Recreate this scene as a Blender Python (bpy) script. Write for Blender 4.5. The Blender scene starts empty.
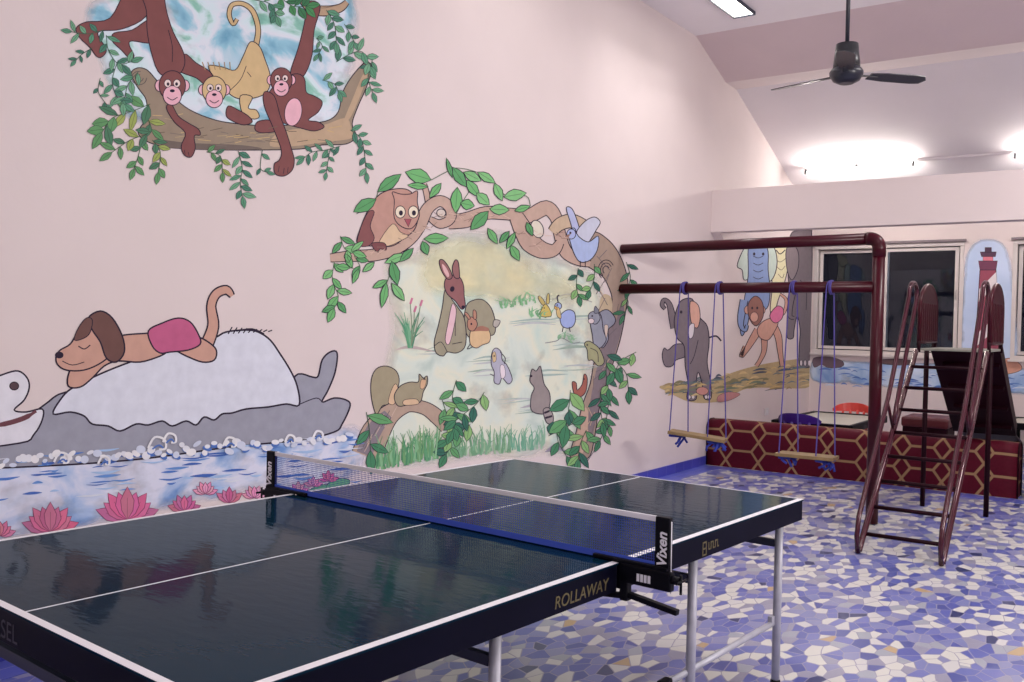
import bpy, bmesh, math, random
from mathutils import Vector, Matrix
from mathutils.geometry import tessellate_polygon
random.seed(7)
SC = bpy.context.scene
COL = SC.collection

# ---------------------------------------------------------------- camera
FPX = 933.95                       # focal length in pixels of the 1024 wide frame
CAM = Vector((-2.469, -2.044, 1.452))
YAW, PITCH, ROLL = 0.6102, -0.01963, 0.02032
fw = Vector((math.cos(PITCH)*math.cos(YAW), math.cos(PITCH)*math.sin(YAW), math.sin(PITCH)))
r0 = Vector((math.sin(YAW), -math.cos(YAW), 0)); u0 = r0.cross(fw)
RT = r0*math.cos(ROLL) + u0*math.sin(ROLL); UP = -r0*math.sin(ROLL) + u0*math.cos(ROLL)
cd = bpy.data.cameras.new('camera'); cam = bpy.data.objects.new('camera', cd); COL.objects.link(cam)
cd.sensor_width = 36.0; cd.lens = 36.0*FPX/1024; cd.clip_start = .05
cam.matrix_world = Matrix(((RT.x, UP.x, -fw.x, CAM.x), (RT.y, UP.y, -fw.y, CAM.y), (RT.z, UP.z, -fw.z, CAM.z), (0, 0, 0, 1)))
SC.camera = cam

# ---------------------------------------------------------------- world, light, exposure
WALL_Y = 1.89; BACK_X = 10.2; CEIL_Z = 4.36; RIGHT_Y = -4.6; NEAR_X = -5.0
w = bpy.data.worlds.new('night'); SC.world = w; w.use_nodes = True
w.node_tree.nodes['Background'].inputs[0].default_value = (.10, .11, .2, 1)
w.node_tree.nodes['Background'].inputs[1].default_value = .05
SC.view_settings.view_transform = 'Standard'; SC.view_settings.look = 'None'
SC.view_settings.gamma = 1.0; SC.view_settings.use_curve_mapping = False
SC.view_settings.exposure = 0.18

def area(name, loc, rot, sx, sy, power, col=(1, .96, .93), spread=180):
    l = bpy.data.lights.new(name, 'AREA'); l.shape = 'RECTANGLE'; l.size = sx; l.size_y = sy
    l.energy = power; l.color = col; l.spread = math.radians(spread)
    o = bpy.data.objects.new(name, l); COL.objects.link(o); o.location = loc; o.rotation_euler = rot
    return o
PANELS = [(5.05, 1.235, 11), (5.0, -2.2, 56), (.6, -1.6, 36), (2.9, 1.235, 4)]  # first is in view; second and third are unseen, added as fill
for i, (x, y, pw) in enumerate(PANELS):
    area('panel_light', (x, y, CEIL_Z-.05), (0, 0, 0), 1.56, .17, pw, (1, .95, .92), 120 if i in (0, 3) else 160)

# unseen fill tubes added on the side and near walls to brighten the room
SIDE = [((2.4, RIGHT_Y+.14, 2.4), (-math.pi/2, 0, math.pi), 85), ((-.4, RIGHT_Y+.14, 2.4), (-math.pi/2, 0, math.pi), 42), ((NEAR_X+.14, -1.2, 2.6), (-math.pi/2, 0, math.pi/2), 34)]
for lc, rt, pw in SIDE:
    area('wall_tube_light', lc, rt, 1.2, .05, pw, (1, .95, .91), 180)

# ---------------------------------------------------------------- materials
def lin(c):
    c = c/255
    return c/12.92 if c <= .04045 else ((c+.055)/1.055)**2.4
def L(rgb, k=1.0): return tuple(min(.92, lin(v)*k) for v in rgb) + (1,)
MC = {}
def mat(name, rgb, rough=.5, metal=0.0, var=.06, scale=12, bump=0.0, bscale=60, coat=0.0, spec=.5, k=1.0):
    if name in MC: return MC[name]
    m = bpy.data.materials.new(name); m.use_nodes = True; nt = m.node_tree; N = nt.nodes; b = N['Principled BSDF']
    b.inputs['Roughness'].default_value = rough; b.inputs['Metallic'].default_value = metal
    b.inputs['Coat Weight'].default_value = coat; b.inputs['Specular IOR Level'].default_value = spec
    tc = N.new('ShaderNodeTexCoord')
    no = N.new('ShaderNodeTexNoise'); no.inputs['Scale'].default_value = scale; no.inputs['Detail'].default_value = 4
    nt.links.new(tc.outputs['Object'], no.inputs['Vector'])
    mx = N.new('ShaderNodeMix'); mx.data_type = 'RGBA'
    c = L(rgb, k)
    mx.inputs[6].default_value = tuple(v*(1-var*1.6) for v in c[:3])+(1,)
    mx.inputs[7].default_value = tuple(min(.95, v*(1+var*1.6)) for v in c[:3])+(1,)
    nt.links.new(no.outputs['Fac'], mx.inputs[0]); nt.links.new(mx.outputs[2], b.inputs['Base Color'])
    if bump:
        n2 = N.new('ShaderNodeTexNoise'); n2.inputs['Scale'].default_value = bscale; n2.inputs['Detail'].default_value = 3
        nt.links.new(tc.outputs['Object'], n2.inputs['Vector'])
        bp = N.new('ShaderNodeBump'); bp.inputs['Strength'].default_value = bump; bp.inputs['Distance'].default_value = .01
        nt.links.new(n2.outputs['Fac'], bp.inputs['Height']); nt.links.new(bp.outputs['Normal'], b.inputs['Normal'])
    MC[name] = m; return m
def emit(name, rgb, s):
    m = bpy.data.materials.new(name); m.use_nodes = True; nt = m.node_tree
    e = nt.nodes.new('ShaderNodeEmission'); e.inputs[0].default_value = rgb+(1,); e.inputs[1].default_value = s
    nt.links.new(e.outputs[0], nt.nodes['Material Output'].inputs[0]); return m

M_WALL = mat('wall_paint', (225, 212, 211), .75, var=.03, scale=2.2, bump=.05, bscale=35)
M_CEIL = mat('ceiling_paint', (238, 232, 236), .8, var=.03, scale=2, bump=.1, bscale=30)
M_WHITE = mat('white_line', (228, 226, 232), .45, var=.02)
M_MAROON = mat('maroon_gloss', (60, 6, 22), .3, var=.12, scale=9, spec=.25)
M_MAROON_D = mat('maroon_dark', (32, 5, 16), .5, var=.12, scale=9, spec=.1)
M_RAIL = mat('worn_rail', (66, 18, 34), .2, metal=.15, var=.14, scale=30, spec=.6)
M_BLACK = mat('black_paint', (7, 7, 16), .45, var=.1, spec=.15)
M_NAVY = mat('apron_paint', (6, 6, 26), .5, var=.15, scale=6, spec=.08)
M_STEEL = mat('grey_steel', (176, 176, 188), .42, metal=.15, var=.12, scale=25)
M_DSTEEL = mat('dark_steel', (48, 52, 70), .4, metal=.3, var=.12)
M_ROPE = mat('blue_rope', (84, 74, 152), .8, var=.2, scale=80)
M_ROPEB = mat('blue_rope_bright', (52, 66, 170), .8, var=.2, scale=80)
M_WOOD = mat('plank_wood', (138, 114, 78), .6, var=.25, scale=14)
M_GOLD = mat('gold_print', (98, 88, 54), .5, var=.1)
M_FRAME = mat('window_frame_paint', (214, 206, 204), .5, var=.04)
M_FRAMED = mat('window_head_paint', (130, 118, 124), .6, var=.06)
M_FAN = mat('fan_paint', (38, 40, 52), .35, var=.15)
M_FANM = mat('fan_motor', (56, 58, 62), .3, metal=.4, var=.2, scale=30)
M_CREAM = mat('cream_tabletop', (206, 202, 186), .3, var=.06, scale=5)
M_PURPLE = mat('purple_plastic', (60, 30, 128), .3, var=.06)
M_RED = mat('red_plastic', (222, 74, 66), .35, var=.05)
M_TUBE = emit('tube_glow', (1, .92, .84), 110.0)
M_PANEL = emit('panel_glow', (1, .95, .88), 5.0)
M_GREYPL = mat('grey_plastic', (222, 216, 218), .5, var=.03)

# ---------------------------------------------------------------- mesh helpers
class MB:
    def __init__(self): self.bm = bmesh.new(); self.mi = 0
    def _new(self, f0):
        self.bm.faces.index_update()
        for f in list(self.bm.faces)[f0:]: f.material_index = self.mi
    def box(self, c, s, rz=0, ry=0, rx=0, bev=0.0, seg=2):
        f0 = len(self.bm.faces); t = bmesh.new()
        bmesh.ops.create_cube(t, size=1)
        for v in t.verts: v.co = Vector((v.co.x*s[0], v.co.y*s[1], v.co.z*s[2]))
        if bev: bmesh.ops.bevel(t, geom=list(t.edges), offset=min(bev, min(s)*.49), segments=seg, profile=.7, affect='EDGES')
        m = Matrix.Translation(c) @ Matrix.Rotation(rz, 4, 'Z') @ Matrix.Rotation(ry, 4, 'Y') @ Matrix.Rotation(rx, 4, 'X')
        self.merge(t, m, f0); return self
    def merge(self, t, m, f0):
        t.transform(m); me = bpy.data.meshes.new('t'); t.to_mesh(me); t.free()
        self.bm.from_mesh(me); bpy.data.meshes.remove(me); self._new(f0)
    def tube(self, pts, r, seg=12, cap=True, closed=False):
        f0 = len(self.bm.faces); pts = [Vector(p) for p in pts]; n = len(pts)
        rs = r if isinstance(r, (list, tuple)) else [r]*n
        rings = []; prev = None
        for i, p in enumerate(pts):
            a = pts[(i-1) % n] if (closed or i) else p; b = pts[(i+1) % n] if (closed or i < n-1) else p
            t = (b-a).normalized()
            if prev is None:
                h = Vector((0, 0, 1)) if abs(t.z) < .9 else Vector((1, 0, 0)); nx = t.cross(h).normalized()
            else: nx = (prev - t*prev.dot(t)).normalized()
            prev = nx; ny = t.cross(nx)
            rings.append([self.bm.verts.new(p + (nx*math.cos(2*math.pi*k/seg) + ny*math.sin(2*math.pi*k/seg))*rs[i]) for k in range(seg)])
        for i in range(n if closed else n-1):
            A, B = rings[i], rings[(i+1) % n]
            for k in range(seg):
                f = self.bm.faces.new((A[k], A[(k+1) % seg], B[(k+1) % seg], B[k])); f.smooth = True
        if cap and not closed:
            self.bm.faces.new(list(reversed(rings[0]))); self.bm.faces.new(rings[-1])
        self._new(f0); return self
    def lathe(self, prof, c=(0, 0, 0), seg=24):
        f0 = len(self.bm.faces); rings = []
        for (r, z) in prof:
            rings.append([self.bm.verts.new((c[0]+max(r, 1e-4)*math.cos(2*math.pi*k/seg), c[1]+max(r, 1e-4)*math.sin(2*math.pi*k/seg), c[2]+z)) for k in range(seg)])
        for A, B in zip(rings, rings[1:]):
            for k in range(seg):
                f = self.bm.faces.new((A[k], A[(k+1) % seg], B[(k+1) % seg], B[k])); f.smooth = True
        self.bm.faces.new(list(reversed(rings[0]))); self.bm.faces.new(rings[-1])
        self._new(f0); return self
    def prism(self, poly, axis, a, b):
        """extrude a 2-D outline along an axis: 'x' -> (y,z), 'y' -> (x,z), 'z' -> (x,y)"""
        f0 = len(self.bm.faces)
        def P(p, t): return {'x': (t, p[0], p[1]), 'y': (p[0], t, p[1]), 'z': (p[0], p[1], t)}[axis]
        A = [self.bm.verts.new(P(p, a)) for p in poly]; B = [self.bm.verts.new(P(p, b)) for p in poly]; n = len(poly)
        for i in range(n): self.bm.faces.new((A[i], A[(i+1) % n], B[(i+1) % n], B[i]))
        tri = tessellate_polygon([[Vector((p[0], p[1], 0)) for p in poly]])
        for t in tri:
            self.bm.faces.new([A[i] for i in t]); self.bm.faces.new([B[i] for i in reversed(t)])
        self._new(f0); return self
    def build(self, name, mats, parent=None):
        bmesh.ops.recalc_face_normals(self.bm, faces=list(self.bm.faces))
        me = bpy.data.meshes.new(name); self.bm.to_mesh(me); self.bm.free()
        for m in (mats if isinstance(mats, (list, tuple)) else [mats]): me.materials.append(m)
        o = bpy.data.objects.new(name, me); COL.objects.link(o)
        if parent: o.parent = parent
        return o
def thing(name, label, cat, loc=(0, 0, 0), rz=0, group=None):
    o = bpy.data.objects.new(name, None); COL.objects.link(o); o.empty_display_size = .1
    o.location = loc; o.rotation_euler = (0, 0, rz); o['label'] = label; o['category'] = cat
    if group: o['group'] = group
    return o
def tag(o, label, cat, group=None):
    o['label'] = label; o['category'] = cat
    if group: o['group'] = group
    return o
def struct(o): o['kind'] = 'structure'; return o
def copy_tree(root, loc, rz=None, label=None, group=None):
    r = root.copy(); COL.objects.link(r); r.location = loc
    if rz is not None: r.rotation_euler = (0, 0, rz)
    if label: r['label'] = label
    if group: r['group'] = group
    for ch in list(root.children):
        c = ch.copy(); COL.objects.link(c); c.parent = r
        for g in list(ch.children):
            d = g.copy(); COL.objects.link(d); d.parent = c
    return r
def arc(c, r, a0, a1, n):
    return [(c[0]+r*math.cos(a0+(a1-a0)*i/n), c[1]+r*math.sin(a0+(a1-a0)*i/n)) for i in range(n+1)]
def text(name, body, size, mtx, m, parent, depth=.0008, shear=0.0, align='CENTER', bold=0.0):
    cu = bpy.data.curves.new(name, 'FONT'); cu.body = body; cu.size = size; cu.extrude = depth; cu.shear = shear
    cu.align_x = align; cu.align_y = 'CENTER'; cu.offset = bold
    t = bpy.data.objects.new(name, cu); COL.objects.link(t); bpy.context.view_layer.update()
    me = bpy.data.meshes.new_from_object(t.evaluated_get(bpy.context.evaluated_depsgraph_get()))
    bpy.data.objects.remove(t); bpy.data.curves.remove(cu)
    me.transform(mtx); me.materials.clear(); me.materials.append(m)
    o = bpy.data.objects.new(name, me); COL.objects.link(o); o.parent = parent
    return o
def basis(o, x, y):
    x = Vector(x).normalized(); y = Vector(y).normalized(); z = x.cross(y)
    return Matrix(((x.x, y.x, z.x, o[0]), (x.y, y.y, z.y, o[1]), (x.z, y.z, z.z, o[2]), (0, 0, 0, 1)))

# ---------------------------------------------------------------- room shell
def floor_material():
    m = bpy.data.materials.new('broken_tile_mosaic'); m.use_nodes = True; nt = m.node_tree; N = nt.nodes; K = nt.links
    b = N['Principled BSDF']; tc = N.new('ShaderNodeTexCoord')
    no = N.new('ShaderNodeTexNoise'); no.inputs['Scale'].default_value = 5; no.inputs['Detail'].default_value = 1
    K.new(tc.outputs['Object'], no.inputs['Vector'])
    ad = N.new('ShaderNodeVectorMath'); ad.operation = 'MULTIPLY_ADD'
    ad.inputs[1].default_value = (.03, .03, 0); K.new(no.outputs['Color'], ad.inputs[0]); K.new(tc.outputs['Object'], ad.inputs[2])
    mp = N.new('ShaderNodeMapping'); mp.inputs['Rotation'].default_value = (0, 0, .96); mp.inputs['Scale'].default_value = (.85, 1.4, 1)
    K.new(ad.outputs[0], mp.inputs['Vector'])
    vo = N.new('ShaderNodeTexVoronoi'); vo.voronoi_dimensions = '2D'; vo.inputs['Scale'].default_value = 12.5
    ve = N.new('ShaderNodeTexVoronoi'); ve.voronoi_dimensions = '2D'; ve.feature = 'DISTANCE_TO_EDGE'; ve.inputs['Scale'].default_value = 12.5
    K.new(mp.outputs[0], vo.inputs['Vector']); K.new(mp.outputs[0], ve.inputs['Vector'])
    se = N.new('ShaderNodeSeparateColor'); K.new(vo.outputs['Color'], se.inputs[0])
    cr = N.new('ShaderNodeValToRGB'); cr.color_ramp.interpolation = 'CONSTANT'
    cols = [(0, (52, 60, 116)), (.02, (204, 172, 128)), (.03, (100, 108, 188)), (.10, (124, 128, 196)), (.20, (92, 100, 182)), (.28, (150, 150, 194)), (.36, (80, 90, 168)),
            (.41, (136, 140, 194)), (.48, (110, 118, 190)), (.55, (164, 160, 182)), (.62, (224, 220, 218)), (.76, (176, 178, 190)), (.82, (230, 226, 218))]
    e = cr.color_ramp.elements
    while len(e) < len(cols): e.new(.5)
    for i, (p, c) in enumerate(cols): e[i].position = p; e[i].color = L((c[0]-5, c[1]-3, c[2]), .78)
    sx = N.new('ShaderNodeSeparateXYZ'); K.new(tc.outputs['Object'], sx.inputs[0])
    mr2 = N.new('ShaderNodeMapRange'); mr2.inputs[1].default_value = .2-2.6; mr2.inputs[2].default_value = 4.6-2.6; mr2.inputs[3].default_value = .68; mr2.inputs[4].default_value = 1.0   # whiter toward the back: far floor sheen put into the tile colour
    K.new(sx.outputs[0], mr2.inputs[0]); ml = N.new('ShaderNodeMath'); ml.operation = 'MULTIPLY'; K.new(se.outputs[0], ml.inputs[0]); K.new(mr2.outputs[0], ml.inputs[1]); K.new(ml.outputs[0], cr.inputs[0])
    mr = N.new('ShaderNodeMapRange'); mr.inputs[1].default_value = .02; mr.inputs[2].default_value = .05; K.new(ve.outputs['Distance'], mr.inputs[0])
    mx = N.new('ShaderNodeMix'); mx.data_type = 'RGBA'; mx.inputs[6].default_value = L((146, 142, 166)); K.new(mr.outputs[0], mx.inputs[0]); K.new(cr.outputs[0], mx.inputs[7])
    K.new(mx.outputs[2], b.inputs['Base Color']); b.inputs['Roughness'].default_value = .3
    bp = N.new('ShaderNodeBump'); bp.inputs['Strength'].default_value = .25; bp.inputs['Distance'].default_value = .004
    K.new(mr.outputs[0], bp.inputs['Height']); K.new(bp.outputs[0], b.inputs['Normal'])
    return m
def tile_material(name, rgb, sx, grout=(150, 150, 190)):
    m = bpy.data.materials.new(name); m.use_nodes = True; nt = m.node_tree; N = nt.nodes; K = nt.links; b = N['Principled BSDF']
    tc = N.new('ShaderNodeTexCoord'); br = N.new('ShaderNodeTexBrick'); br.offset = 0; br.inputs['Scale'].default_value = 1
    br.inputs['Brick Width'].default_value = sx; br.inputs['Row Height'].default_value = sx; br.inputs['Mortar Size'].default_value = .003
    c = L(rgb); br.inputs['Color1'].default_value = c; br.inputs['Color2'].default_value = tuple(v*.78 for v in c[:3])+(1,); br.inputs['Mortar'].default_value = L(grout)
    mp = N.new('ShaderNodeMapping'); mp.inputs['Location'].default_value = (.013, .013, .5)
    K.new(tc.outputs['Object'], mp.inputs[0]); K.new(mp.outputs[0], br.inputs['Vector'])
    K.new(br.outputs['Color'], b.inputs['Base Color']); b.inputs['Roughness'].default_value = .28
    return m
M_BLUET = tile_material('blue_border_tile', (88, 98, 190), .2)
M_BLUEB = tile_material('blue_skirting_tile', (70, 74, 178), .2, (120, 120, 190))
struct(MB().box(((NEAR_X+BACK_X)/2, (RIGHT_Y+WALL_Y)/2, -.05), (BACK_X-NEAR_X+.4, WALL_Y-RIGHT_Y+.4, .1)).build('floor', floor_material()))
bd = MB(); bd.box((.85, WALL_Y-.105, .0015), (11.7, .21, .003)); bd.box((6.62, (WALL_Y-.21+RIGHT_Y)/2, .0015), (.16, WALL_Y-.21-RIGHT_Y, .003))
struct(bd.build('trim_1', M_BLUET))
struct(MB().box(((NEAR_X+BACK_X)/2, WALL_Y+.1, 2.2), (BACK_X-NEAR_X+.4, .2, 4.6)).build('wall_left', M_WALL))
struct(MB().box(((NEAR_X+BACK_X)/2, RIGHT_Y-.1, 2.2), (BACK_X-NEAR_X+.4, .2, 4.6)).build('wall_right', M_WALL))
struct(MB().box((NEAR_X-.1, (RIGHT_Y+WALL_Y)/2, 2.2), (.2, WALL_Y-RIGHT_Y, 4.6)).build('wall_near', M_WALL))
struct(MB().box(((NEAR_X+6.74)/2, WALL_Y-.007, .0475), (6.74-NEAR_X, .014, .095), bev=.004).build('baseboard_left', M_BLUEB))
# back wall with its window openings
WZ0, WZ1 = 1.13, 2.565; WINS = [(.02, 1.862), (-2.38, -.515), (-4.3, -2.9)]
bw = MB(); T = .2; xw = BACK_X+T/2
bw.box((xw, (RIGHT_Y+WALL_Y)/2, WZ0/2), (T, WALL_Y-RIGHT_Y, WZ0)); bw.box((xw, (RIGHT_Y+WALL_Y)/2, (WZ1+3.2)/2), (T, WALL_Y-RIGHT_Y, 3.2-WZ1))
ys = sorted([RIGHT_Y, WALL_Y]+[v for a in WINS for v in a])
for a, b_ in zip(ys[0::2], ys[1::2]):
    bw.box((xw, (a+b_)/2, (WZ0+WZ1)/2), (T, b_-a, WZ1-WZ0))
struct(bw.build('wall_back', M_WALL))
# ceiling: flat, then a steep drop to a beam, then a long slope to the back wall
M_CEILP = mat('ceiling_beam_paint', (222, 204, 206), .8, var=.04, scale=2, bump=.1, bscale=30)  # steep panel, pinker and darker than the flat ceiling
prof = [(NEAR_X, CEIL_Z), (6.26, CEIL_Z), (7.06, 4.07), (7.36, 4.06), (BACK_X+.1, 2.88), (BACK_X+.1, 3.1), (7.4, 4.5), (NEAR_X, 4.5)]
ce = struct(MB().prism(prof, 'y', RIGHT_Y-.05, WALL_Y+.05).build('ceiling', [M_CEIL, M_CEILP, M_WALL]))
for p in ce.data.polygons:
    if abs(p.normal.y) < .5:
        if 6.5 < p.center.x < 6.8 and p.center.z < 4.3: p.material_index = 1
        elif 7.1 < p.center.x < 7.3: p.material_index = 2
bb = MB().box((6.83, (RIGHT_Y+WALL_Y)/2, 2.66), (.16, WALL_Y-RIGHT_Y, .44), bev=.006)
bb.prism([(6.75, 2.44), (6.91, 2.44), (6.91, 2.34)], 'y', WALL_Y-.1, WALL_Y)
struct(bb.build('trim_2', M_WALL))
# windows
def glass():
    m = bpy.data.materials.new('window_glass'); m.use_nodes = True; nt = m.node_tree; N = nt.nodes; K = nt.links
    g = N.new('ShaderNodeBsdfGlossy'); g.inputs['Roughness'].default_value = .03; g.inputs[0].default_value = (.9, .93, 1, 1)
    t = N.new('ShaderNodeBsdfTransparent'); t.inputs[0].default_value = (.75, .8, .85, 1)
    fr = N.new('ShaderNodeFresnel'); fr.inputs[0].default_value = 1.45; mx = N.new('ShaderNodeMixShader')
    K.new(fr.outputs[0], mx.inputs[0]); K.new(t.outputs[0], mx.inputs[1]); K.new(g.outputs[0], mx.inputs[2]); K.new(mx.outputs[0], N['Material Output'].inputs[0])
    return m
M_GLASS = glass()
M_HANDLE = mat('window_handle_metal', (170, 165, 165), .35, metal=.6)
for i, (y0, y1) in enumerate(WINS):
    fx = BACK_X+.05; f = MB(); W_ = y1-y0; zc = (WZ0+WZ1)/2
    f.box((fx, (y0+y1)/2, WZ0+.024), (.12, W_, .048), bev=.006); f.box((fx, (y0+y1)/2, WZ1-.024), (.12, W_, .048), bev=.006)
    for yy in (y0+.024, y1-.024): f.box((fx, yy, zc), (.12, .048, WZ1-WZ0-.096), bev=.006)
    win = struct(f.build('window_%d' % (i+1), M_FRAME))
    MB().box((BACK_X-.012, (y0+y1)/2, WZ0-.012), (.07, W_+.04, .028), bev=.005).build('sill', M_FRAME, win)
    MB().box((BACK_X-.012, (y0+y1)/2, WZ1+.018), (.05, W_+.04, .03), bev=.004).build('head_trim', M_FRAMED, win)  # dark strip stands in for the shade in the recess above the frame
    ym = y0 + W_*.5
    for (a, b_, dx) in ((y0+.06, ym+.03, 0), (ym-.03, y1-.06, .03)):
        s = MB(); sx = fx-.02+dx
        for yy in (a+.022, b_-.022): s.box((sx, yy, zc), (.028, .044, WZ1-WZ0-.12), bev=.004)
        for zz in (WZ0+.08, WZ1-.08): s.box((sx, (a+b_)/2, zz), (.028, b_-a-.088, .04), bev=.004)
        so = s.build('sash', M_FRAME, win)
        MB().box((sx, (a+b_)/2, zc), (.005, b_-a-.08, WZ1-WZ0-.19)).build('pane', M_GLASS, so)
        MB().tube([(sx-.016, a+.022, zc+.0), (sx-.04, a+.022, zc+.02), (sx-.04, a+.022, zc+.1), (sx-.016, a+.022, zc+.12)], .005, 8).build('handle', M_HANDLE, so)

# ---------------------------------------------------------------- paint on the walls
def unproj_left(px, py, d=.001):
    v = fw + RT*((px-512)/FPX) - UP*((py-341)/FPX); t = (WALL_Y-CAM.y)/v.y; p = CAM + v*t
    return Vector((p.x, WALL_Y-d*.5, p.z))
def unproj_back(px, py, d=.001):
    v = fw + RT*((px-512)/FPX) - UP*((py-341)/FPX); t = (BACK_X-CAM.x)/v.x; p = CAM + v*t
    return Vector((BACK_X-d*.5, p.y, p.z))
INK = (38, 28, 48)
def paint(rgb): 
    k = 'paint_%02x%02x%02x' % rgb
    rgb = tuple(.87*c+.13*g for c, g in zip(rgb, (168, 152, 160))) if rgb != INK else INK
    return mat(k, rgb, .7, var=.09, scale=16, k=1.22, spec=.25)
def smooth(pts, sub=4, closed=True):
    n = len(pts); out = []
    for i in range(n if closed else n-1):
        p0 = pts[(i-1) % n] if closed or i else pts[0]; p1 = pts[i]; p2 = pts[(i+1) % n]
        p3 = pts[(i+2) % n] if closed or i < n-2 else pts[n-1]
        for s in range(sub):
            t = s/sub
            out.append(tuple(.5*((2*p1[k]) + (-p0[k]+p2[k])*t + (2*p0[k]-5*p1[k]+4*p2[k]-p3[k])*t*t + (-p0[k]+3*p1[k]-3*p2[k]+p3[k])*t**3) for k in (0, 1)))
    if not closed: out.append(tuple(pts[-1]))
    return out
def ell(cx, cy, rx, ry, a=0, n=16):
    ca, sa = math.cos(a), math.sin(a)
    return [(cx+rx*math.cos(2*math.pi*i/n)*ca-ry*math.sin(2*math.pi*i/n)*sa, cy+rx*math.cos(2*math.pi*i/n)*sa+ry*math.sin(2*math.pi*i/n)*ca) for i in range(n)]
class Fig:
    """one painted figure: flat brush shapes on a wall, each a hair above the one before"""
    def __init__(self, base, un=unproj_left): self.bm = bmesh.new(); self.mats = []; self.d = base; self.un = un
    def slot(self, rgb):
        m = paint(rgb)
        if m not in self.mats: self.mats.append(m)
        return self.mats.index(m)
    def poly(self, pts, rgb, ink=0.9, sm=True, inkc=INK, step=True):
        q = smooth(pts) if sm else list(pts)
        self.d += .00008
        s = self.slot(rgb); V = [self.bm.verts.new(self.un(x, y, self.d)) for x, y in q]
        for t in tessellate_polygon([[Vector((x, y, 0)) for x, y in q]]):
            try: self.bm.faces.new([V[i] for i in t]).material_index = s
            except ValueError: pass
        if ink: self.line(q, ink, inkc, closed=True, sm=False)
        return self
    def line(self, pts, wd, rgb=INK, closed=False, sm=True, taper=False):
        q = smooth(pts, 4, closed) if sm and len(pts) > 2 else list(pts)
        self.d += .00004; s = self.slot(rgb); n = len(q); pr = []; d = self.d
        for i in range(n):
            a = q[i-1] if (closed or i) else q[i]; b = q[(i+1) % n] if (closed or i < n-1) else q[i]
            tx, ty = b[0]-a[0], b[1]-a[1]; l = math.hypot(tx, ty) or 1
            h = (wd[i*len(wd)//n] if isinstance(wd, (list, tuple)) else wd)/2
            if taper: h *= max(.15, math.sin(math.pi*i/(n-1)))
            nx, ny = -ty/l*h, tx/l*h
            pr.append((self.bm.verts.new(self.un(q[i][0]+nx, q[i][1]+ny, d)), self.bm.verts.new(self.un(q[i][0]-nx, q[i][1]-ny, d))))
        for i in range(n if closed else n-1):
            A, B = pr[i], pr[(i+1) % n]
            try: self.bm.faces.new((A[0], A[1], B[1], B[0])).material_index = s
            except ValueError: pass
        return self
    def strip(self, pts, widths, rgb, ink=.9):
        q = smooth(pts, 5, False); n = len(q); m = len(widths); Lf, Rt = [], []
        for i in range(n):
            a = q[max(i-1, 0)]; b = q[min(i+1, n-1)]; tx, ty = b[0]-a[0], b[1]-a[1]; l = math.hypot(tx, ty) or 1
            f = i/(n-1)*(m-1); k = min(int(f), m-2); h = (widths[k]*(1-(f-k))+widths[k+1]*(f-k))/2
            Lf.append((q[i][0]-ty/l*h, q[i][1]+tx/l*h)); Rt.append((q[i][0]+ty/l*h, q[i][1]-tx/l*h))
        self.d += .00008; s = self.slot(rgb)
        VL = [self.bm.verts.new(self.un(x, y, self.d)) for x, y in Lf]; VR = [self.bm.verts.new(self.un(x, y, self.d)) for x, y in Rt]
        for i in range(n-1): self.bm.faces.new((VL[i], VR[i], VR[i+1], VL[i+1])).material_index = s
        if ink: self.line(Lf, ink, sm=False); self.line(Rt, ink, sm=False)
        return self
    def build(self, name, parent):
        bmesh.ops.recalc_face_normals(self.bm, faces=list(self.bm.faces))
        me = bpy.data.meshes.new(name); self.bm.to_mesh(me); self.bm.free()
        for m in self.mats: me.materials.append(m)
        o = bpy.data.objects.new(name, me); COL.objects.link(o); o.parent = parent
        return o
GREENS = [(70, 140, 92), (58, 118, 78), (92, 158, 104)]
DGREENS = [(30, 92, 62), (24, 74, 66), (74, 132, 82)]
def leaf(f, x, y, a, l, wd, rgb, ink=.5, vein=True):
    ca, sa = math.cos(a), math.sin(a)
    sh = [(0, 0), (.25, .36), (.5, .5), (.78, .3), (1, 0), (.78, -.3), (.5, -.5), (.25, -.36)]
    q = [(x+u_*l*ca-v*wd*sa, y+u_*l*sa+v*wd*ca) for u_, v in sh]
    f.poly(q, rgb, ink, sm=False, step=False)
    if vein: f.line([(x, y), (x+l*.8*ca, y+l*.8*sa)], .5, tuple(int(c*.6) for c in rgb), sm=False)
def spray(path, n, l, wd, parent, base, cols=GREENS, ink=.5, stem=True, un=unproj_left, seed=0, spreadang=.9):
    rnd = random.Random(seed); f = Fig(base, un); q = smooth(path, 8, False)
    if stem: f.line(path, .7, tuple(int(c*.6) for c in cols[0]))
    for i in range(n):
        k = int((i+.5)/n*(len(q)-1)); a = q[max(k-1, 0)]; b = q[min(k+1, len(q)-1)]
        ang = math.atan2(b[1]-a[1], b[0]-a[0]) + (spreadang if i % 2 else -spreadang)*rnd.uniform(.7, 1.25)
        f.d += .00006
        leaf(f, q[k][0], q[k][1], ang, l*rnd.uniform(.8, 1.15), wd*rnd.uniform(.8, 1.15), rnd.choice(cols), ink)
    k = len(q)-1; ang = math.atan2(q[k][1]-q[k-2][1], q[k][0]-q[k-2][0]); leaf(f, q[k][0], q[k][1], ang, l, wd, cols[0], ink)
    return f.build('painted_leaf_spray', parent)
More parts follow.
